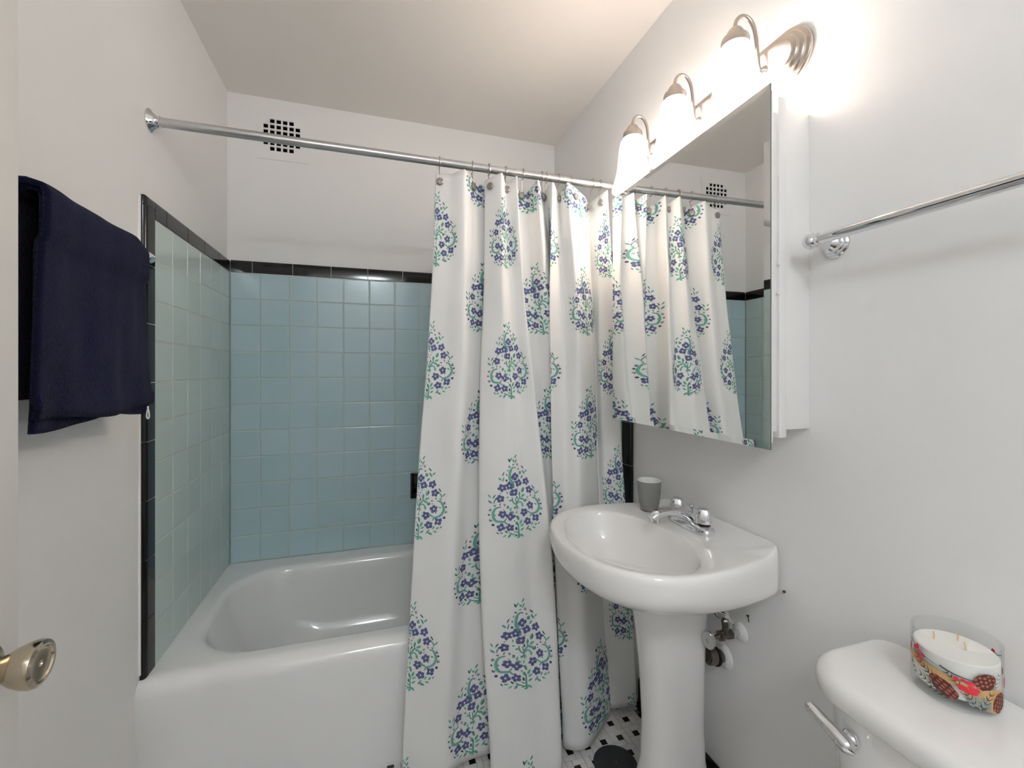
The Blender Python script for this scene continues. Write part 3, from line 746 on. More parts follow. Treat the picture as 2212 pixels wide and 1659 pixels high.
# ================================================================== LEFT TOWEL BAR AND TOWEL
BX, BZ = 0.050, 1.436
t = empty('towel_bar', (XL, -0.83, BZ), 'chrome towel bar on the left wall under the navy towel', 'towel bar')
MB().lathe([(0.0088, 0), (0.0088, 0.46)], (BX, -1.27, BZ), (0, 1, 0), 8).build('bar', 'chrome', t, auto=20)
for yy in (-0.824, -1.268):
    MB().lathe([(0.0115, -0.012), (0.0125, -0.009), (0.0125, 0.010), (0.0105, 0.0135), (0.004, 0.014)], (BX, yy, BZ), (0, 1, 0), 16).build('end_cap', 'chrome', t)
    MB().lathe([(0.022, 0), (0.022, 0.004), (0.014, 0.009), (0.008, 0.014), (0.008, BX-XL)], (XL, yy, BZ), (1, 0, 0), 20).build('post', 'chrome', t)
def towel():
    t = empty('towel', (BX, -1.04, BZ), 'navy terry towel folded over the chrome bar by the door', 'towel')
    def layer(name, yA, yB, r, zf, zb, th, seed, pz=0.0):
        rgx = random.Random(seed); ny, nt = 44, 64; pts = []
        Lf, Lb = BZ-zf, BZ-zb
        tot = Lf+pi*r+Lb
        for i in range(ny+1):
            s = i/ny; row = []
            for k in range(nt+1):
                d = tot*k/nt
                if d < Lf:
                    z = zf+d; x = BX+r; nx = 1; h = (BZ-z)/Lf
                elif d < Lf+pi*r:
                    a = (d-Lf)/r; z = BZ+r*sin(a); x = BX+r*cos(a); nx = cos(a); h = 0
                else:
                    z = BZ-(d-Lf-pi*r); x = BX-r; nx = -1; h = (BZ-z)/Lb
                y = yA+(yB-yA)*s
                # towel widens slightly towards the hem and the far edge swings out
                y += (s-0.5)*0.03*h + 0.012*h*h*(s > 0.5)*(s-0.5)*2
                f = 0.0035*sin(s*9+1.2+h*2.5)+0.0018*sin(s*19-h*4+seed)+0.0007*sin(s*37+h*5+seed*2)
                f *= 0.35+0.65*h
                if nx > 0.5:
                    x += f*1.1+0.004*h+0.007*smooth01((0.20-h)/0.03)
                    if name == 'outer_fold': x += 0.005*math.exp(-((z-zf-0.018)/0.012)**2)
                    z += 0.006*sin(s*7+seed)*h
                else:
                    x += f*0.3
                    x = max(x, XL+0.006)
                z += (0.0010*sin(s*17)+0.0015*sin(s*6+1)-0.012*smooth01((s-0.86)/0.14)**2)*(1-h)*(1 if abs(nx) < 0.99 else 0.4)
                row.append(Vector((x, y, z)))
            pts.append(row)
        vs = [p for row in pts for p in row]; n = nt+1
        fs = [(i*n+k, i*n+k+1, (i+1)*n+k+1, (i+1)*n+k) for i in range(ny) for k in range(nt)]
        o = MB().add(vs, fs).build(name, 'terry', t, auto=180)
        md = o.modifiers.new('thick', 'SOLIDIFY'); md.thickness = th; md.offset = 0
        return o
    o = layer('outer_fold', -1.222, -0.897, 0.021, 1.086, 1.14, 0.009, 1)
    layer('inner_fold', -1.216, -0.892, 0.0135, 1.074, 1.12, 0.0065, 4)
    # hem strip and hanging loop
    rings = []
    for k in range(13):
        a = pi*k/12; rings.append((BX+0.028+0.003*sin(a*2), -0.893-0.002*cos(a), 1.086-0.028*sin(a)))
    MB().tube(rings, 0.0016, 6).build('hanging_loop', 'tag_white', t)
towel()

# ================================================================== RIGHT TOWEL BAR
t = empty('towel_bar', (XR, -1.428, 1.43), 'chrome towel bar with ball end on the right wall above the toilet', 'towel bar')
BX2, BZ2 = 1.388, 1.422
for yy in (-1.432, -2.04):
    MB().lathe([(0.029, 0), (0.029, 0.004), (0.0265, 0.0075), (0.0255, 0.0080), (0.0250, 0.0115), (0.0225, 0.0145), (0.0215, 0.0150), (0.0210, 0.0185), (0.0185, 0.022), (0.0125, 0.030), (0.0105, 0.042), (0.0105, 0.056)], (XR, yy, BZ2), (-1, 0, 0), 32).build('post', 'chrome', t)
    MB().sphere((BX2, yy, BZ2), 0.0155, 24, 16).build('ball_end', 'chrome', t)
    MB().lathe([(0.0115, 0), (0.0125, 0.002), (0.0115, 0.005)], (BX2, yy-0.018 if yy > -1.8 else yy+0.013, BZ2), (0, 1, 0), 24).build('collar', 'chrome', t)
MB().lathe([(0.0098, 0), (0.0098, 0.608)], (BX2, -2.04, BZ2), (0, 1, 0), 24).build('bar', 'chrome', t)

# ================================================================== MIRROR CABINET
def cabinet():
    t = empty('mirror_cabinet', (XR, -1.08, 1.04), 'white medicine cabinet with mirror door above the sink', 'cabinet')
    MB().box(1.375, XR, -1.376, -0.824, 1.042, 1.718).build('body', 'cabinet_white', t, bevel=0.0015)
    MB().box(1.3565, 1.377, -1.388, -0.812, 1.027, 1.731).build('face_frame', 'cabinet_white', t, bevel=0.003)
    MB().box(1.316, 1.358, -1.382, -0.835, 1.040, 1.700).build('inner_frame', 'cabinet_white', t, bevel=0.002)
    A = 0.018; yn, x0 = -1.4255, 1.2900
    def P(a, b, d): return (x0+a*sin(A)-d*cos(A), yn+a*cos(A)+d*sin(A), b)
    Wd = 0.604; z0, z1 = 1.0125, 1.7215
    def slab(a0, a1, b0, b1, d0, d1):
        m = MB(); vs = [P(a, b, d) for d in (d0, d1) for b in (b0, b1) for a in (a0, a1)]
        return m.add(vs, [(0, 2, 3, 1), (4, 5, 7, 6), (0, 1, 5, 4), (2, 6, 7, 3), (0, 4, 6, 2), (1, 3, 7, 5)])
    d = slab(0.004, Wd-0.004, z0+0.013, z1-0.010, -0.0125, -0.004).build('door', 'cabinet_white', t, bevel=0.0015)
    m = MB(); bv = 0.014
    o_ = [P(0, z0, -0.0012), P(Wd, z0, -0.0012), P(Wd, z1, -0.0012), P(0, z1, -0.0012)]
    i_ = [P(bv, z0+bv, 0), P(Wd-bv, z0+bv, 0), P(Wd-bv, z1-bv, 0), P(bv, z1-bv, 0)]
    b_ = [P(0, z0, -0.004), P(Wd, z0, -0.004), P(Wd, z1, -0.004), P(0, z1, -0.004)]
    m.add(o_+i_+b_, [(4, 5, 6, 7), (0, 1, 5, 4), (1, 2, 6, 5), (2, 3, 7, 6), (3, 0, 4, 7)])
    m.cur = 1
    m.add(o_+b_, [(0, 4, 5, 1), (1, 5, 6, 2), (2, 6, 7, 3), (3, 7, 4, 0), (4, 7, 6, 5)])
    m.build('mirror', ['mirror', 'mirror_edge'], d, smooth=False)
    for zz in (1.385, 1.325):
        MB().sphere((1.3560, -1.3868, zz), 0.0032, 10, 8).build('bumper', 'tag_white', t)
cabinet()

# ================================================================== VANITY LIGHT
def vanity_light():
    yc, zc = -1.062, 1.868; hl, R = 0.263, 0.0625
    t = empty('vanity_light', (XR, yc, zc), 'three-lamp brushed nickel vanity light with frosted bell shades above the mirror', 'wall light')
    def stad(ins, x, n=20):
        r = R-ins; pts = []
        for k in range(n+1):
            a = -pi/2+pi*k/n; pts.append((x, yc+hl+r*cos(a), zc+r*sin(a)))
        for k in range(n+1):
            a = pi/2+pi*k/n; pts.append((x, yc-hl+r*cos(a), zc+r*sin(a)))
        return pts
    rings = [stad(i, XR-d) for i, d in ((0, 0), (0, 0.006), (0.002, 0.009), (0.009, 0.011), (0.010, 0.014), (0.012, 0.017), (0.019, 0.019), (0.020, 0.022), (0.022, 0.025), (0.029, 0.027), (0.030, 0.030))]
    MB().loft(rings, True, True, True).build('back_plate', 'brushed_nickel', t)
    for yl in (-1.266, -1.052, -0.843):
        X0 = 1.3625; sk = 0.020
        arm = catmull([(1.428, yl-sk, 1.862), (1.420, yl-sk, 1.857), (1.412, yl-sk, 1.862), (1.409, yl-sk*0.95, 1.888), (1.409, yl-sk*0.8, 1.930), (1.406, yl-sk*0.6, 1.963), (1.396, yl-sk*0.4, 1.984), (1.382, yl-sk*0.2, 1.991), (1.370, yl-sk*0.05, 1.985), (X0+0.001, yl, 1.971), (X0, yl, 1.945)], 4)
        a = MB().tube(arm, 0.0048, 14).build('arm', 'brushed_nickel', t)
        MB().lathe([(0.012, 0), (0.012, 0.002), (0.008, 0.006), (0.0055, 0.010)], (1.425, yl-sk, 1.861), (-1, 0, 0), 20).build('arm_collar', 'brushed_nickel', a)
        c = (X0, yl, 0.0)
        MB().lathe([(0.006, 1.960), (0.013, 1.958), (0.017, 1.953), (0.0205, 1.945), (0.022, 1.940), (0.0285, 1.937), (0.0305, 1.932), (0.0305, 1.912), (0.028, 1.912)], c, (0, 0, 1), 32).build('socket_cap', 'brushed_nickel', t)
        prof = [(0.0265, 1.922), (0.031, 1.917), (0.0375, 1.905), (0.042, 1.887), (0.0445, 1.864), (0.0465, 1.836), (0.050, 1.811), (0.055, 1.789), (0.0615, 1.768), (0.0650, 1.757), (0.0655, 1.750),
                (0.0630, 1.752), (0.058, 1.769), (0.051, 1.791), (0.046, 1.813), (0.0425, 1.836), (0.0405, 1.864), (0.038, 1.886), (0.0335, 1.902), (0.028, 1.912), (0.010, 1.915)]
        MB().lathe(prof, c, (0, 0, 1), 40, False, True).build('bell_shade', 'shade_glow', t)
        MB().lathe([(0.006, 1.908), (0.012, 1.895), (0.019, 1.870), (0.0235, 1.845), (0.0245, 1.825), (0.021, 1.806), (0.012, 1.796), (0.002, 1.794)], c, (0, 0, 1), 20).build('bulb', 'bulb_glow', t)
vanity_light()

# ================================================================== PEDESTAL SINK
SY = -1.110
def sink():
    t = empty('pedestal_sink', (1.30, SY, 0), 'white ceramic pedestal sink with oval basin under the mirror cabinet', 'sink')
    N = 80
    half = [(1.452, 0.0), (1.452, 0.10), (1.452, 0.17), (1.450, 0.203), (1.436, 0.212), (1.40, 0.221), (1.34, 0.236), (1.27, 0.250), (1.20, 0.2545), (1.14, 0.246), (1.085, 0.222), (1.040, 0.180), (1.010, 0.125), (0.994, 0.062), (0.989, 0.0)]
    pl = [Vector((x, d, 0)) for x, d in half]+[Vector((x, -d, 0)) for x, d in half[-2:0:-1]]
    # resample the outline by arc length
    seg = [(pl[(i+1) % len(pl)]-pl[i]).length for i in range(len(pl))]; tot = sum(seg)
    out = []
    for k in range(N):
        s = tot*k/N; i = 0
        while s > seg[i]: s -= seg[i]; i += 1
        out.append(pl[i].lerp(pl[(i+1) % len(pl)], s/seg[i]))
    out = [(out[k-1]+out[k]*2+out[(k+1) % N])/4 for k in range(N)]
    cx = 1.245
    def ring(sx, sy, z, c=cx):
        return [(min(c+(p.x-c)*(sx if p.x < c else 1.0), 1.452), SY+p.y*(sy+(1-sy)*(smooth01((p.x-1.12)/0.30) if z < 0.735 else 0)), z) for p in out]
    def rbot(s, z, keep):
        """underside ring: drawn in at the front and sides, keeps its width where it meets the wall"""
        r = []
        for p in out:
            w = smooth01((p.x-1.12)/0.30)*keep
            se = s+(1-s)*w
            r.append((cx+0.05+(p.x-cx-0.05)*(s if p.x < cx+0.05 else 1.0), SY+p.y*se, z+(max(z, 0.664)-z)*smooth01((p.x-1.16)/0.28)))
        return r
    rings = [rbot(0.30, 0.633, 0.25), rbot(0.46, 0.634, 0.45), rbot(0.62, 0.638, 0.65), rbot(0.76, 0.646, 0.82), rbot(0.865, 0.659, 0.95), rbot(0.925, 0.673, 1.0)]
    rings += [ring(0.955, 0.966, 0.687), ring(0.978, 0.984, 0.703), ring(0.995, 0.996, 0.724), ring(0.998, 0.998, 0.738), ring(0.988, 0.988, 0.749), ring(0.966, 0.969, 0.7535)]
    top = [Vector(p) for p in ring(0.94, 0.95, 0.7535)]
    bc = (1.172, SY-0.006); hx, hy = 0.146, 0.213
    import math as _m
    bas = []
    for p in top:
        a = _m.atan2((p.y-bc[1])/hy, (p.x-bc[0])/hx)
        bx = bc[0]+hx*cos(a)
        bx = bc[0]+(hx*cos(a) if cos(a) < 0 else 0.128*cos(a))
        bas.append(Vector((bx, bc[1]+hy*sin(a), 0.7475)))
    rings.append([tuple(p) for p in top])
    for w in (0.25, 0.5, 0.75, 0.92):
        rings.append([tuple(p.lerp(q, w)[:2])+(0.7535-0.006*w**2,) for p, q in zip(top, bas)])
    for s, z in ((1.0, 0.7465), (0.985, 0.741), (0.965, 0.731), (0.935, 0.712), (0.88, 0.682), (0.79, 0.654), (0.64, 0.634), (0.42, 0.624), (0.16, 0.620), (0.08, 0.619)):
        rings.append([(bc[0]+(q.x-bc[0])*s+0.01*(1-s), bc[1]+(q.y-bc[1])*s, z) for q in bas])
    # raised ledge along the wall
    def lift(p):
        k = smooth01((p[0]-1.405)/0.022)*(1 if p[2] > 0.735 else 0)
        return (p[0], p[1], p[2]+0.013*k)
    rings = [[lift(p) for p in r] for r in rings]
    MB().loft(rings, True, True, True).build('basin', 'ceramic', t, auto=60, subsurf=1)
    MB().lathe([(0.021, 0), (0.022, 0.002), (0.017, 0.0035), (0.015, 0.001), (0.003, 0.001)], (1.182, SY, 0.6195), (0, 0, 1), 24).build('drain', 'chrome', t)
    # pedestal column
    def prg(x0, x1, hw, z, n=44):
        pts = []
        c = (x0+x1)/2; a = (x1-x0)/2
        for k in range(n):
            th = 2*pi*k/n; e = 2/2.7
            pts.append((c+a*math.copysign(abs(cos(th))**e, cos(th)), SY+hw*math.copysign(abs(sin(th))**e, sin(th)), z))
        return pts
    R = [prg(1.160, 1.44, 0.112, 0.0), prg(1.162, 1.44, 0.112, 0.018), prg(1.182, 1.43, 0.098, 0.045), prg(1.216, 1.40, 0.072, 0.09), prg(1.228, 1.392, 0.060, 0.16), prg(1.230, 1.390, 0.0565, 0.26), prg(1.224, 1.390, 0.060, 0.38), prg(1.212, 1.392, 0.067, 0.50), prg(1.200, 1.396, 0.074, 0.58), prg(1.190, 1.40, 0.082, 0.636)]
    MB().loft(R).build('pedestal', 'ceramic', t, auto=60)
    MB().sphere((XR-0.003, -1.3175, 0.664), 0.003, 10, 8).build('mount_screw', 'nail', t)
sink()

def faucet():
    fx, fz = 1.366, 0.7525
    t = empty('faucet', (fx, SY, fz), 'chrome two-handle faucet on the sink deck', 'faucet')
    N = 40
    def rr(hx, hy, z, r=3.2):
        pts = []
        for k in range(N):
            a = 2*pi*k/N; e = 2/r
            pts.append((fx+hx*math.copysign(abs(cos(a))**e, cos(a)), SY+hy*math.copysign(abs(sin(a))**e, sin(a)), z))
        return pts
    MB().loft([rr(0.0255, 0.079, fz-0.002), rr(0.0255, 0.079, fz+0.003), rr(0.0245, 0.0785, fz+0.008), rr(0.0215, 0.075, fz+0.015), rr(0.0165, 0.066, fz+0.020), rr(0.009, 0.052, fz+0.022)]).build('base', 'chrome', t)
    # spout: rises from the centre of the base and reaches over the basin
    sp = catmull([(fx+0.006, 0, fz+0.010), (fx-0.014, 0, fz+0.030), (fx-0.048, 0, fz+0.044), (fx-0.082, 0, fz+0.047), (fx-0.108, 0, fz+0.042), (fx-0.120, 0, fz+0.034)], 4)
    wid = [0.020, 0.019, 0.0175, 0.0155, 0.0145, 0.0125]; hei = [0.015, 0.015, 0.0125, 0.0105, 0.010, 0.0085]
    rings = []
    for i, p in enumerate(sp):
        f = i/(len(sp)-1)*5; k = min(4, int(f)); a = f-k
        w = wid[k]*(1-a)+wid[k+1]*a; h = hei[k]*(1-a)+hei[k+1]*a
        d = (sp[min(i+1, len(sp)-1)]-sp[max(i-1, 0)]).normalized(); up = Vector((-d.z, 0, d.x))
        if up.z < 0: up = -up
        rings.append([(p.x+up.x*h*sin(2*pi*j/20), SY+w*cos(2*pi*j/20), p.z+up.z*h*sin(2*pi*j/20)) for j in range(20)])
    s = MB().loft(rings).build('spout', 'chrome', t)
    MB().lathe([(0.0105, 0.008), (0.011, 0.0), (0.011, -0.012), (0.009, -0.0125), (0.0085, -0.008)], (fx-0.108, SY, fz+0.034), (0, 0, 1), 24).build('aerator', 'chrome', s)
    for sg in (-1, 1):
        yy = SY+sg*0.051
        MB().lathe([(0.0155, 0.018), (0.0155, 0.024)], (fx, yy, fz), (0, 0, 1), 24).build('handle_gasket', 'rubber_black', t)
        rings = []
        for r, z in ((0.0165, 0.025), (0.0205, 0.027), (0.0212, 0.033), (0.0195, 0.045), (0.0172, 0.056), (0.0140, 0.0615), (0.008, 0.0635), (0.002, 0.064)):
            rings.append([(fx+r*(1+0.07*cos(4*(2*pi*k/32)))*cos(2*pi*k/32), yy+r*(1+0.07*cos(4*(2*pi*k/32)))*sin(2*pi*k/32), fz+z) for k in range(32)])
        MB().loft(rings).build('handle', 'chrome', t)
    MB().lathe([(0.0025, 0.0), (0.0025, 0.030), (0.0050, 0.033), (0.0072, 0.041), (0.0066, 0.044), (0.002, 0.0455)], (fx+0.019, SY+0.014, fz+0.008), (0, 0, 1), 16).build('lift_rod', 'chrome', t)
faucet()

# ---- cup
t = empty('tumbler', (1.345, -0.957, 0.7525), 'grey tumbler with white inside on the sink corner', 'cup')
c = (1.345, -0.957, 0.7535)
b = MB().lathe([(0.0005, 0), (0.0225, 0.0), (0.0245, 0.002), (0.0275, 0.012), (0.0315, 0.035), (0.0338, 0.060), (0.0345, 0.0865), (0.0338, 0.0868)], c, (0, 0, 1), 40, True, False).build('outer_wall', 'cup_grey', t)
MB().lathe([(0.0342, 0.0866), (0.0338, 0.0880), (0.0325, 0.0880), (0.0315, 0.0860), (0.0300, 0.060), (0.0280, 0.035), (0.0240, 0.012), (0.0200, 0.005), (0.0005, 0.004)], c, (0, 0, 1), 40, False, True).build('inner_wall', 'cup_white', t)

# ---- plumbing behind the pedestal
vy = -1.190
t = empty('supply_valve', (XR, vy, 0.50), 'chrome water shutoff valve with oval handle behind the sink pedestal', 'valve')
MB().lathe([(0.024, 0), (0.023, 0.002), (0.016, 0.006), (0.010, 0.008)], (XR, vy, 0.50), (-1, 0, 0), 24).build('escutcheon', 'wall_paint', t)
MB().tube([(XR, vy, 0.50), (1.405, vy, 0.502)], 0.008, 14).build('pipe', 'chrome', t)
MB().lathe([(0.0125, 0), (0.0125, 0.012), (0.010, 0.014), (0.010, 0.026), (0.0135, 0.028), (0.0135, 0.036), (0.006, 0.038)], (1.424, vy, 0.501), (-1, 0, 0.03), 6).build('valve_body', 'drain_metal', t, auto=20)
MB().tube([(1.404, vy, 0.505), (1.404, vy-0.004, 0.53)], 0.008, 12).build('outlet', 'drain_metal', t)
hd = Vector((-0.9, -0.32, -0.1)).normalized()
m = MB(); ax = hd; e1 = Vector((0, 0, 1)); e1 = (e1-ax*e1.dot(ax)).normalized(); e2 = ax.cross(e1); cc = Vector((1.354, vy-0.002, 0.500))
m.loft([[cc+ax*h+e1*(0.0235*s*cos(2*pi*k/32))+e2*(0.0165*s*sin(2*pi*k/32)) for k in range(32)] for s, h in ((0.90, -0.004), (1.0, -0.002), (1.0, 0.003), (0.92, 0.0055), (0.25, 0.0065), (0.22, 0.0045), (0.05, 0.0045))])
m.build('oval_handle', 'rod_metal', t)
MB().tube([(1.390, vy, 0.502), tuple(cc)], 0.005, 10).build('stem', 'drain_metal', t)
t2 = empty('supply_hose', (1.40, -1.155, 0.53), 'dark water supply hose rising from the shutoff valve to the sink', 'hose')
MB().tube(catmull([(1.404, vy-0.004, 0.526), (1.404, vy, 0.560), (1.402, vy+0.008, 0.60), (1.402, vy+0.012, 0.655)], 5), 0.0065, 12).build('hose', 'dark_metal', t2)
MB().lathe([(0.0095, 0), (0.0095, 0.014), (0.007, 0.018)], (1.404, vy-0.004, 0.526), (-0.1, 0.1, 1), 6).build('coupling_nut', 'drain_metal', t2, auto=20)
# paper tag wrapped on the hose
t3 = empty('paper_tag', (1.40, -1.19, 0.53), 'white paper tag with green edge on the supply line under the sink', 'tag')
def tag_sheet(u0, u1, v0, v1, off=0.0):
    rings = []; o_ = Vector((1.392, -1.166, 0.562)); A_ = Vector((0.012, -0.036, 0.004)); B_ = Vector((0.010, -0.012, -0.026))
    n_ = A_.cross(B_).normalized()
    if n_.x > 0: n_ = -n_
    for k in range(9):
        v = v0+(v1-v0)*k/8; bow = n_*(0.006*math.sin(pi*v)+off)
        p, q = o_+A_*u0+B_*v+bow, o_+A_*u1+B_*v+bow
        rings.append([p, q, q+n_*0.0004, p+n_*0.0004])
    return MB().loft(rings)
tag_sheet(0.0, 1.0, 0.0, 1.0).build('paper', 'tag_white', t3)
tag_sheet(-0.13, 0.0, 0.0, 1.0).build('green_edge', 'tag_green', t3)
m = MB()
for k in range(5):
    q = tag_sheet(0.08, 0.80-0.09*(k % 3), 0.15+k*0.15, 0.20+k*0.15, 0.0005); m.add(q.v, q.f)
m.build('print_lines', 'dark_metal', t3)
t4 = empty('drain_trap', (XR, -1.135, 0.41), 'dull metal drain pipe entering the wall behind the pedestal', 'drain pipe')
MB().lathe([(0.034, 0), (0.032, 0.002), (0.026, 0.006), (0.019, 0.008)], (XR, -1.132, 0.405), (-1, 0, 0), 28).build('escutcheon', 'wall_paint', t4)
MB().tube(catmull([(XR, -1.132, 0.405), (1.425, -1.132, 0.407), (1.414, -1.131, 0.410), (1.403, -1.129, 0.414)], 5), 0.0165, 16).build('trap_pipe', 'drain_metal', t4)
MB().lathe([(0.020, -0.010), (0.0225, -0.008), (0.0225, 0.008), (0.020, 0.010)], (1.414, -1.131, 0.411), (-0.95, 0.05, 0.15), 14).build('slip_nut', 'drain_metal', t4, auto=20)
MB().lathe([(0.0235, -0.003), (0.0245, 0), (0.0235, 0.003)], (1.428, -1.132, 0.408), (-0.98, 0.03, 0.1), 20).build('washer', 'rubber_black', t4)
t5 = empty('nail', (XR, -1.217, 0.55), 'small rusty nail in the right wall below the sink', 'nail')
MB().lathe([(0.0010, 0), (0.0011, 0.017)], (XR-0.001, -1.217, 0.540), (-0.22, 0, 1), 8).build('shank', 'nail', t5)
MB().lathe([(0.0032, 0.016), (0.0032, 0.0175)], (XR-0.001, -1.217, 0.540), (-0.22, 0, 1), 10).build('head', 'nail', t5)

# ---- round cleanout cover on the floor
t = empty('floor_cover', (1.245, -0.934, 0.0015), 'round dark grey metal cover plate on the mosaic floor', 'cover plate')
MB().lathe([(0.0635, 0.0), (0.0645, 0.002), (0.0630, 0.0045), (0.058, 0.0055), (0.010, 0.0062), (0.002, 0.0062)], (1.245, -0.934, 0.0015), (0, 0, 1), 48).build('disc', 'dark_metal', t)
MB().lathe([(0.0060, 0.0058), (0.0060, 0.0075), (0.0035, 0.0078), (0.0030, 0.0062), (0.0005, 0.0062)], (1.245, -0.934, 0.0015), (0, 0, 1), 6).build('screw', 'drain_metal', t, auto=20)

# ---- unseen glowing dome added behind the viewpoint as front fill light
hl_ = empty('fill_dome', (0.55, -3.08, ZC), 'unseen white dome added as fill light behind the viewpoint', 'fill light')
MB().lathe([(0.175, 0.0), (0.175, 0.02), (0.165, 0.028)], (0.55, -3.08, ZC), (0, 0, -1), 40).build('base', 'brushed_nickel', hl_)
MB().lathe([(0.165, 0.026), (0.163, 0.045), (0.148, 0.075), (0.115, 0.100), (0.065, 0.116), (0.010, 0.120)], (0.55, -3.08, ZC), (0, 0, -1), 40).build('dome', 'fill_glow', hl_)
# ================================================================== TOILET
def toilet():
    cy = -1.762
    t = empty('toilet', (1.2, cy, 0), 'white ceramic toilet with rounded tank lid against the right wall', 'toilet')
    N = 72
    def tank(x0, x1, hy, z, ef=0.085, eb=0.03):
        """plan of tank or lid: big radius at the front corners, small at the wall"""
        pts = []
        def arc(cx, cyy, r, a0, a1, n=9):
            for k in range(n+1):
                a = a0+(a1-a0)*k/n; pts.append((cx+r*cos(a), cyy+r*sin(a), z))
        arc(x1-eb, cy+hy-eb, eb, 0, pi/2); arc(x0+ef, cy+hy-ef, ef, pi/2, pi)
        arc(x0+ef, cy-hy+ef, ef, pi, 3*pi/2); arc(x1-eb, cy-hy+eb, eb, 3*pi/2, 2*pi)
        return pts
    MB().loft([tank(1.275, 1.436, 0.205, 0.395), tank(1.262, 1.438, 0.216, 0.42), tank(1.252, 1.440, 0.226, 0.56), tank(1.250, 1.440, 0.228, 0.655)]).build('tank', 'ceramic', t, auto=50)
    R = 0.014
    lid = [tank(1.256, 1.440, 0.224, 0.648), tank(1.238, 1.446, 0.242, 0.649), tank(1.234, 1.447, 0.245, 0.654), tank(1.234, 1.447, 0.245, 0.668)]
    for k in range(1, 7):
        a = pi/2*k/6; d = 0.020*(1-cos(a)); lid.append(tank(1.234+d, 1.447-d*0.5, 0.245-d, 0.668+0.019*sin(a), 0.085-d*0.5, 0.03))
    lid.append(tank(1.30, 1.42, 0.18, 0.6885, 0.05, 0.02))
    MB().loft(lid).build('tank_lid', 'ceramic', t, auto=50)
    # flush lever on the front face at the far end
    hb = Vector((1.2500, -1.606, 0.609))
    h = MB().lathe([(0.013, 0), (0.0135, 0.004), (0.011, 0.009), (0.006, 0.012)], hb, (-1, 0.15, 0), 24).build('lever_base', 'chrome', t)
    pts = catmull([(1.2370, -1.620, 0.601), (1.2335, -1.607, 0.608), (1.2305, -1.591, 0.616), (1.2280, -1.577, 0.622), (1.2260, -1.564, 0.6275), (1.2255, -1.553, 0.6295)], 4)
    rad = [interp(i/(len(pts)-1), [0, 0.15, 0.32, 0.5, 0.8, 0.93, 1.0], [0.004, 0.0120, 0.0110, 0.0090, 0.0086, 0.0088, 0.005]) for i in range(len(pts))]
    MB().tube(pts, rad, 16).build('lever', 'chrome', h)
    # bowl and foot below
    def ell(x0, x1, hy, z):
        c = (x0+x1)/2; a = (x1-x0)/2
        return [(c+a*cos(2*pi*k/40), cy+hy*sin(2*pi*k/40), z) for k in range(40)]
    MB().loft([ell(0.96, 1.40, 0.11, 0.0), ell(0.965, 1.395, 0.105, 0.05), ell(1.0, 1.37, 0.09, 0.16), ell(0.90, 1.38, 0.14, 0.27), ell(0.80, 1.40, 0.178, 0.36), ell(0.785, 1.41, 0.184, 0.395)]).build('bowl', 'ceramic', t, auto=60)
    MB().loft([ell(0.78, 1.25, 0.186, 0.395), ell(0.775, 1.255, 0.190, 0.405), ell(0.78, 1.25, 0.186, 0.425), ell(0.82, 1.21, 0.15, 0.432)]).build('seat_lid', 'ceramic', t, auto=60)
toilet()

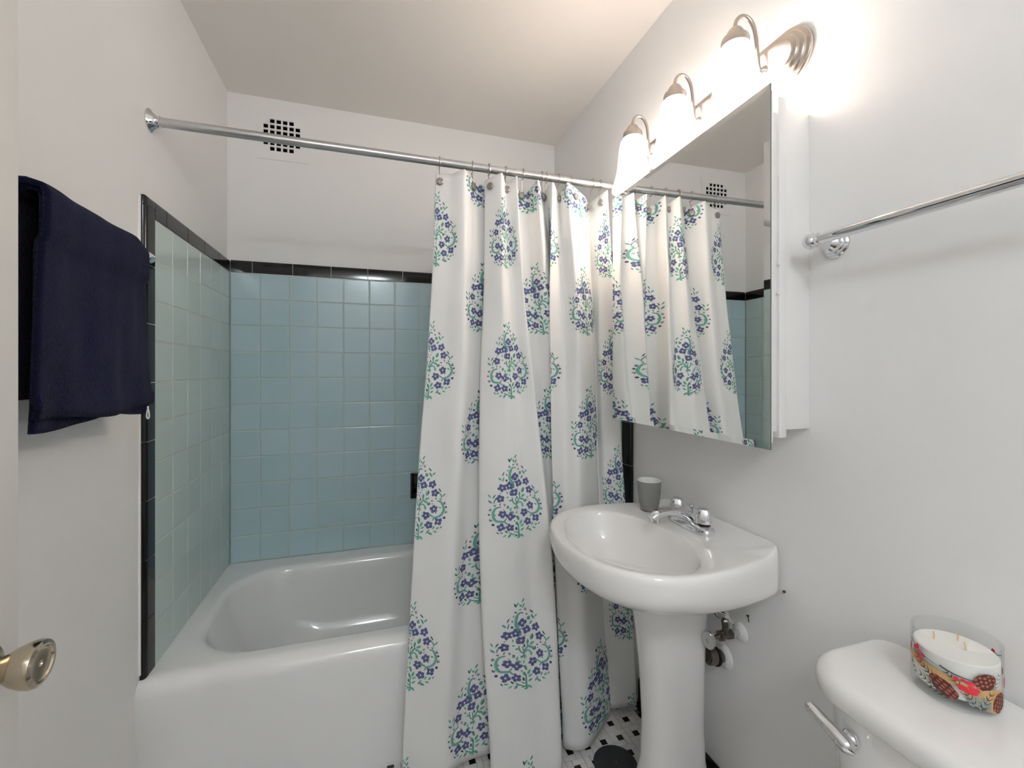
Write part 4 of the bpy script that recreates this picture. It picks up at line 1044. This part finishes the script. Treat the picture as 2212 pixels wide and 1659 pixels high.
# ---- candle jar
def candle():
    c = Vector((1.381, -1.662, 0.6886)); Rr = 0.0490
    t = empty('candle', c, 'glass jar candle painted with pinecones and red berries on the toilet tank', 'candle')
    MB().lathe([(0.001, 0.0), (0.044, 0.0), (0.0475, 0.0025), (Rr, 0.008), (Rr, 0.088), (0.0484, 0.0895), (0.0468, 0.0885), (0.0465, 0.018), (0.0440, 0.0150), (0.001, 0.0145)], c, (0, 0, 1), 56).build('glass_jar', 'glass', t)
    MB().lathe([(0.001, 0.0152), (0.0435, 0.0156), (0.0461, 0.020), (0.0461, 0.0675), (0.0445, 0.0690), (0.001, 0.0685)], c, (0, 0, 1), 48).build('wax', 'wax', t)
    for dx, dy in ((-0.006, 0.022), (0.004, -0.010), (0.022, 0.008)):
        MB().tube([c+Vector((dx, dy, 0.068)), c+Vector((dx+0.0006, dy, 0.0745)), c+Vector((dx, dy+0.0008, 0.0795))], 0.0011, 8).build('wick', 'wick', t)
    # painted decoration following the jar; s = arc position (m) seen from the front, h = height
    aim = math.atan2(CAM.y-c.y, CAM.x-c.x)
    m = {}
    def pt(s, h, lay): 
        a = aim+s/Rr; r = Rr+0.0003+0.00012*lay
        return (c.x+r*cos(a), c.y+r*sin(a), c.z+h)
    deco = MB(); IDX = ['deco_red', 'deco_brown', 'deco_rust', 'deco_tan', 'deco_pine', 'deco_sage']
    def poly(mi, lay, pts):
        deco.cur = mi; n = len(pts); cs = sum(p[0] for p in pts)/n; ch = sum(p[1] for p in pts)/n
        deco.add([pt(cs, ch, lay)]+[pt(s, h, lay) for s, h in pts], [(0, 1+k, 1+(k+1) % n) for k in range(n)])
    def oval(mi, lay, s, h, a, b, ang=0, n=12, j=0.0):
        ca, sa = cos(ang), sin(ang)
        poly(mi, lay, [(s+(a*cos(2*pi*k/n)*ca-b*sin(2*pi*k/n)*sa)*(1+random.uniform(-j, j)), h+(a*cos(2*pi*k/n)*sa+b*sin(2*pi*k/n)*ca)*(1+random.uniform(-j, j))) for k in range(n)])
    def stroke(mi, lay, p0, p1, w, bend=0.0):
        n = 6; L, Rr2 = [], []
        dx, dy = p1[0]-p0[0], p1[1]-p0[1]; ln = math.hypot(dx, dy); nx, ny = -dy/ln, dx/ln
        for k in range(n+1):
            f = k/n; b = bend*4*f*(1-f); ww = w*(1-f*0.85)/2
            x, y = p0[0]+dx*f+nx*b, p0[1]+dy*f+ny*b
            L.append((x+nx*ww, y+ny*ww)); Rr2.append((x-nx*ww, y-ny*ww))
        deco.cur = mi
        for k in range(n): deco.add([pt(*L[k], lay), pt(*L[k+1], lay), pt(*Rr2[k+1], lay), pt(*Rr2[k], lay)], [(0, 1, 2, 3)])
    def sprig(s, h, ang, ln, n, mi=4, sp=0.7):
        ex, ey = s+ln*cos(ang), h+ln*sin(ang); stroke(mi, 1, (s, h), (ex, ey), 0.0013, 0.001)
        for k in range(n):
            f = (k+0.5)/n; x, y = s+(ex-s)*f, h+(ey-h)*f
            for sg in (-1, 1):
                a = ang+sg*sp; l2 = ln*0.36*(1-0.4*f); stroke(mi, 1, (x, y), (x+l2*cos(a), y+l2*sin(a)), 0.0017, 0.0008*sg)
    def cone(s, h, a, b, ang):
        oval(1, 2, s, h, a, b, ang, 18, 0.07)
        for i in range(-2, 3):
            for jx in range(-1, 2):
                oo = 0.5*(i % 2); x = i/2.6*a; y = (jx+oo*0.6)/1.7*b*0.8
                oval(2, 3, s+x*cos(ang)-y*sin(ang), h+x*sin(ang)+y*cos(ang), a*0.15, b*0.16, ang)
    # seen from the front, increasing s runs towards the left of the view? sign set below
    SG = 1.0
    X = lambda v: SG*v
    for sh in (0.0, 0.154):
        for k in range(16):
            s0 = -0.060+k*0.0075; hh = 0.053-0.018*((s0+0.06)/0.12)
            oval(3, 0, X(s0+sh), hh-0.004, 0.0085, 0.0055, SG*-0.25, 12, 0.15)
        oval(3, 0, X(0.026+sh), 0.034, 0.018, 0.012, 0, 14, 0.15); oval(3, 0, X(0.040+sh), 0.026, 0.012, 0.009, 0, 12, 0.2); oval(3, 0, X(0.044+sh), 0.013, 0.012, 0.005, 0, 12, 0.1)
        stroke(4, 1, (X(-0.062+sh), 0.070), (X(-0.006+sh), 0.052), 0.0018, -0.003); stroke(4, 1, (X(-0.016+sh), 0.056), (X(0.034+sh), 0.050), 0.0022, -0.003)
        cone(X(-0.012+sh), 0.028, 0.0175, 0.0095, SG*-0.55); cone(X(0.032+sh), 0.050, 0.0135, 0.0115, 0.3); cone(X(0.052+sh), 0.021, 0.014, 0.010, 1.2)
        for (s, h, a, b, g) in ((-0.049, 0.063, .0045, .003, .5), (-0.045, 0.066, .003, .004, 0), (-0.044, 0.057, .004, .0025, -.5), (-0.036, 0.058, .003, .002, -.6), (-0.041, 0.051, .0055, .0025, -.2),
                                (0.001, 0.046, .003, .003, 0), (0.008, 0.047, .003, .002, -.3), (0.0155, 0.045, .0055, .0026, -.1), (0.016, 0.039, .004, .0026, -.4), (0.008, 0.036, .006, .004, -.4), (0.017, 0.033, .0065, .0034, -.1), (0.022, 0.037, .0035, .0025, -.4), (0.066, 0.045, .003, .008, 0)):
            oval(0, 4, X(s+sh), h, a, b, SG*g)
        for (s, h, a, l, n, mi) in ((-0.020, 0.032, 2.55, 0.034, 5, 4), (-0.010, 0.022, 2.95, 0.032, 5, 4), (-0.002, 0.017, 3.05, 0.026, 4, 4), (0.006, 0.036, 2.35, 0.022, 4, 4), (0.025, 0.011, 2.2, 0.030, 5, 4), (0.026, 0.010, 1.65, 0.026, 4, 5), (0.027, 0.010, 1.1, 0.028, 4, 4), (0.044, 0.040, 1.2, 0.022, 4, 5), (-0.060, 0.040, -0.9, 0.02, 3, 4)):
            aa = a if SG > 0 else pi-a
            sprig(X(s+sh), h, aa, l, n, mi)
        for (s, h) in ((0.016, 0.020), (0.022, 0.021), (0.030, 0.022), (0.036, 0.017)): oval(5, 1, X(s+sh), h, 0.0035, 0.0075, SG*(0.3-(s-0.02)*20))
    deco.build('painted_decoration', IDX, t, smooth=False)
candle()
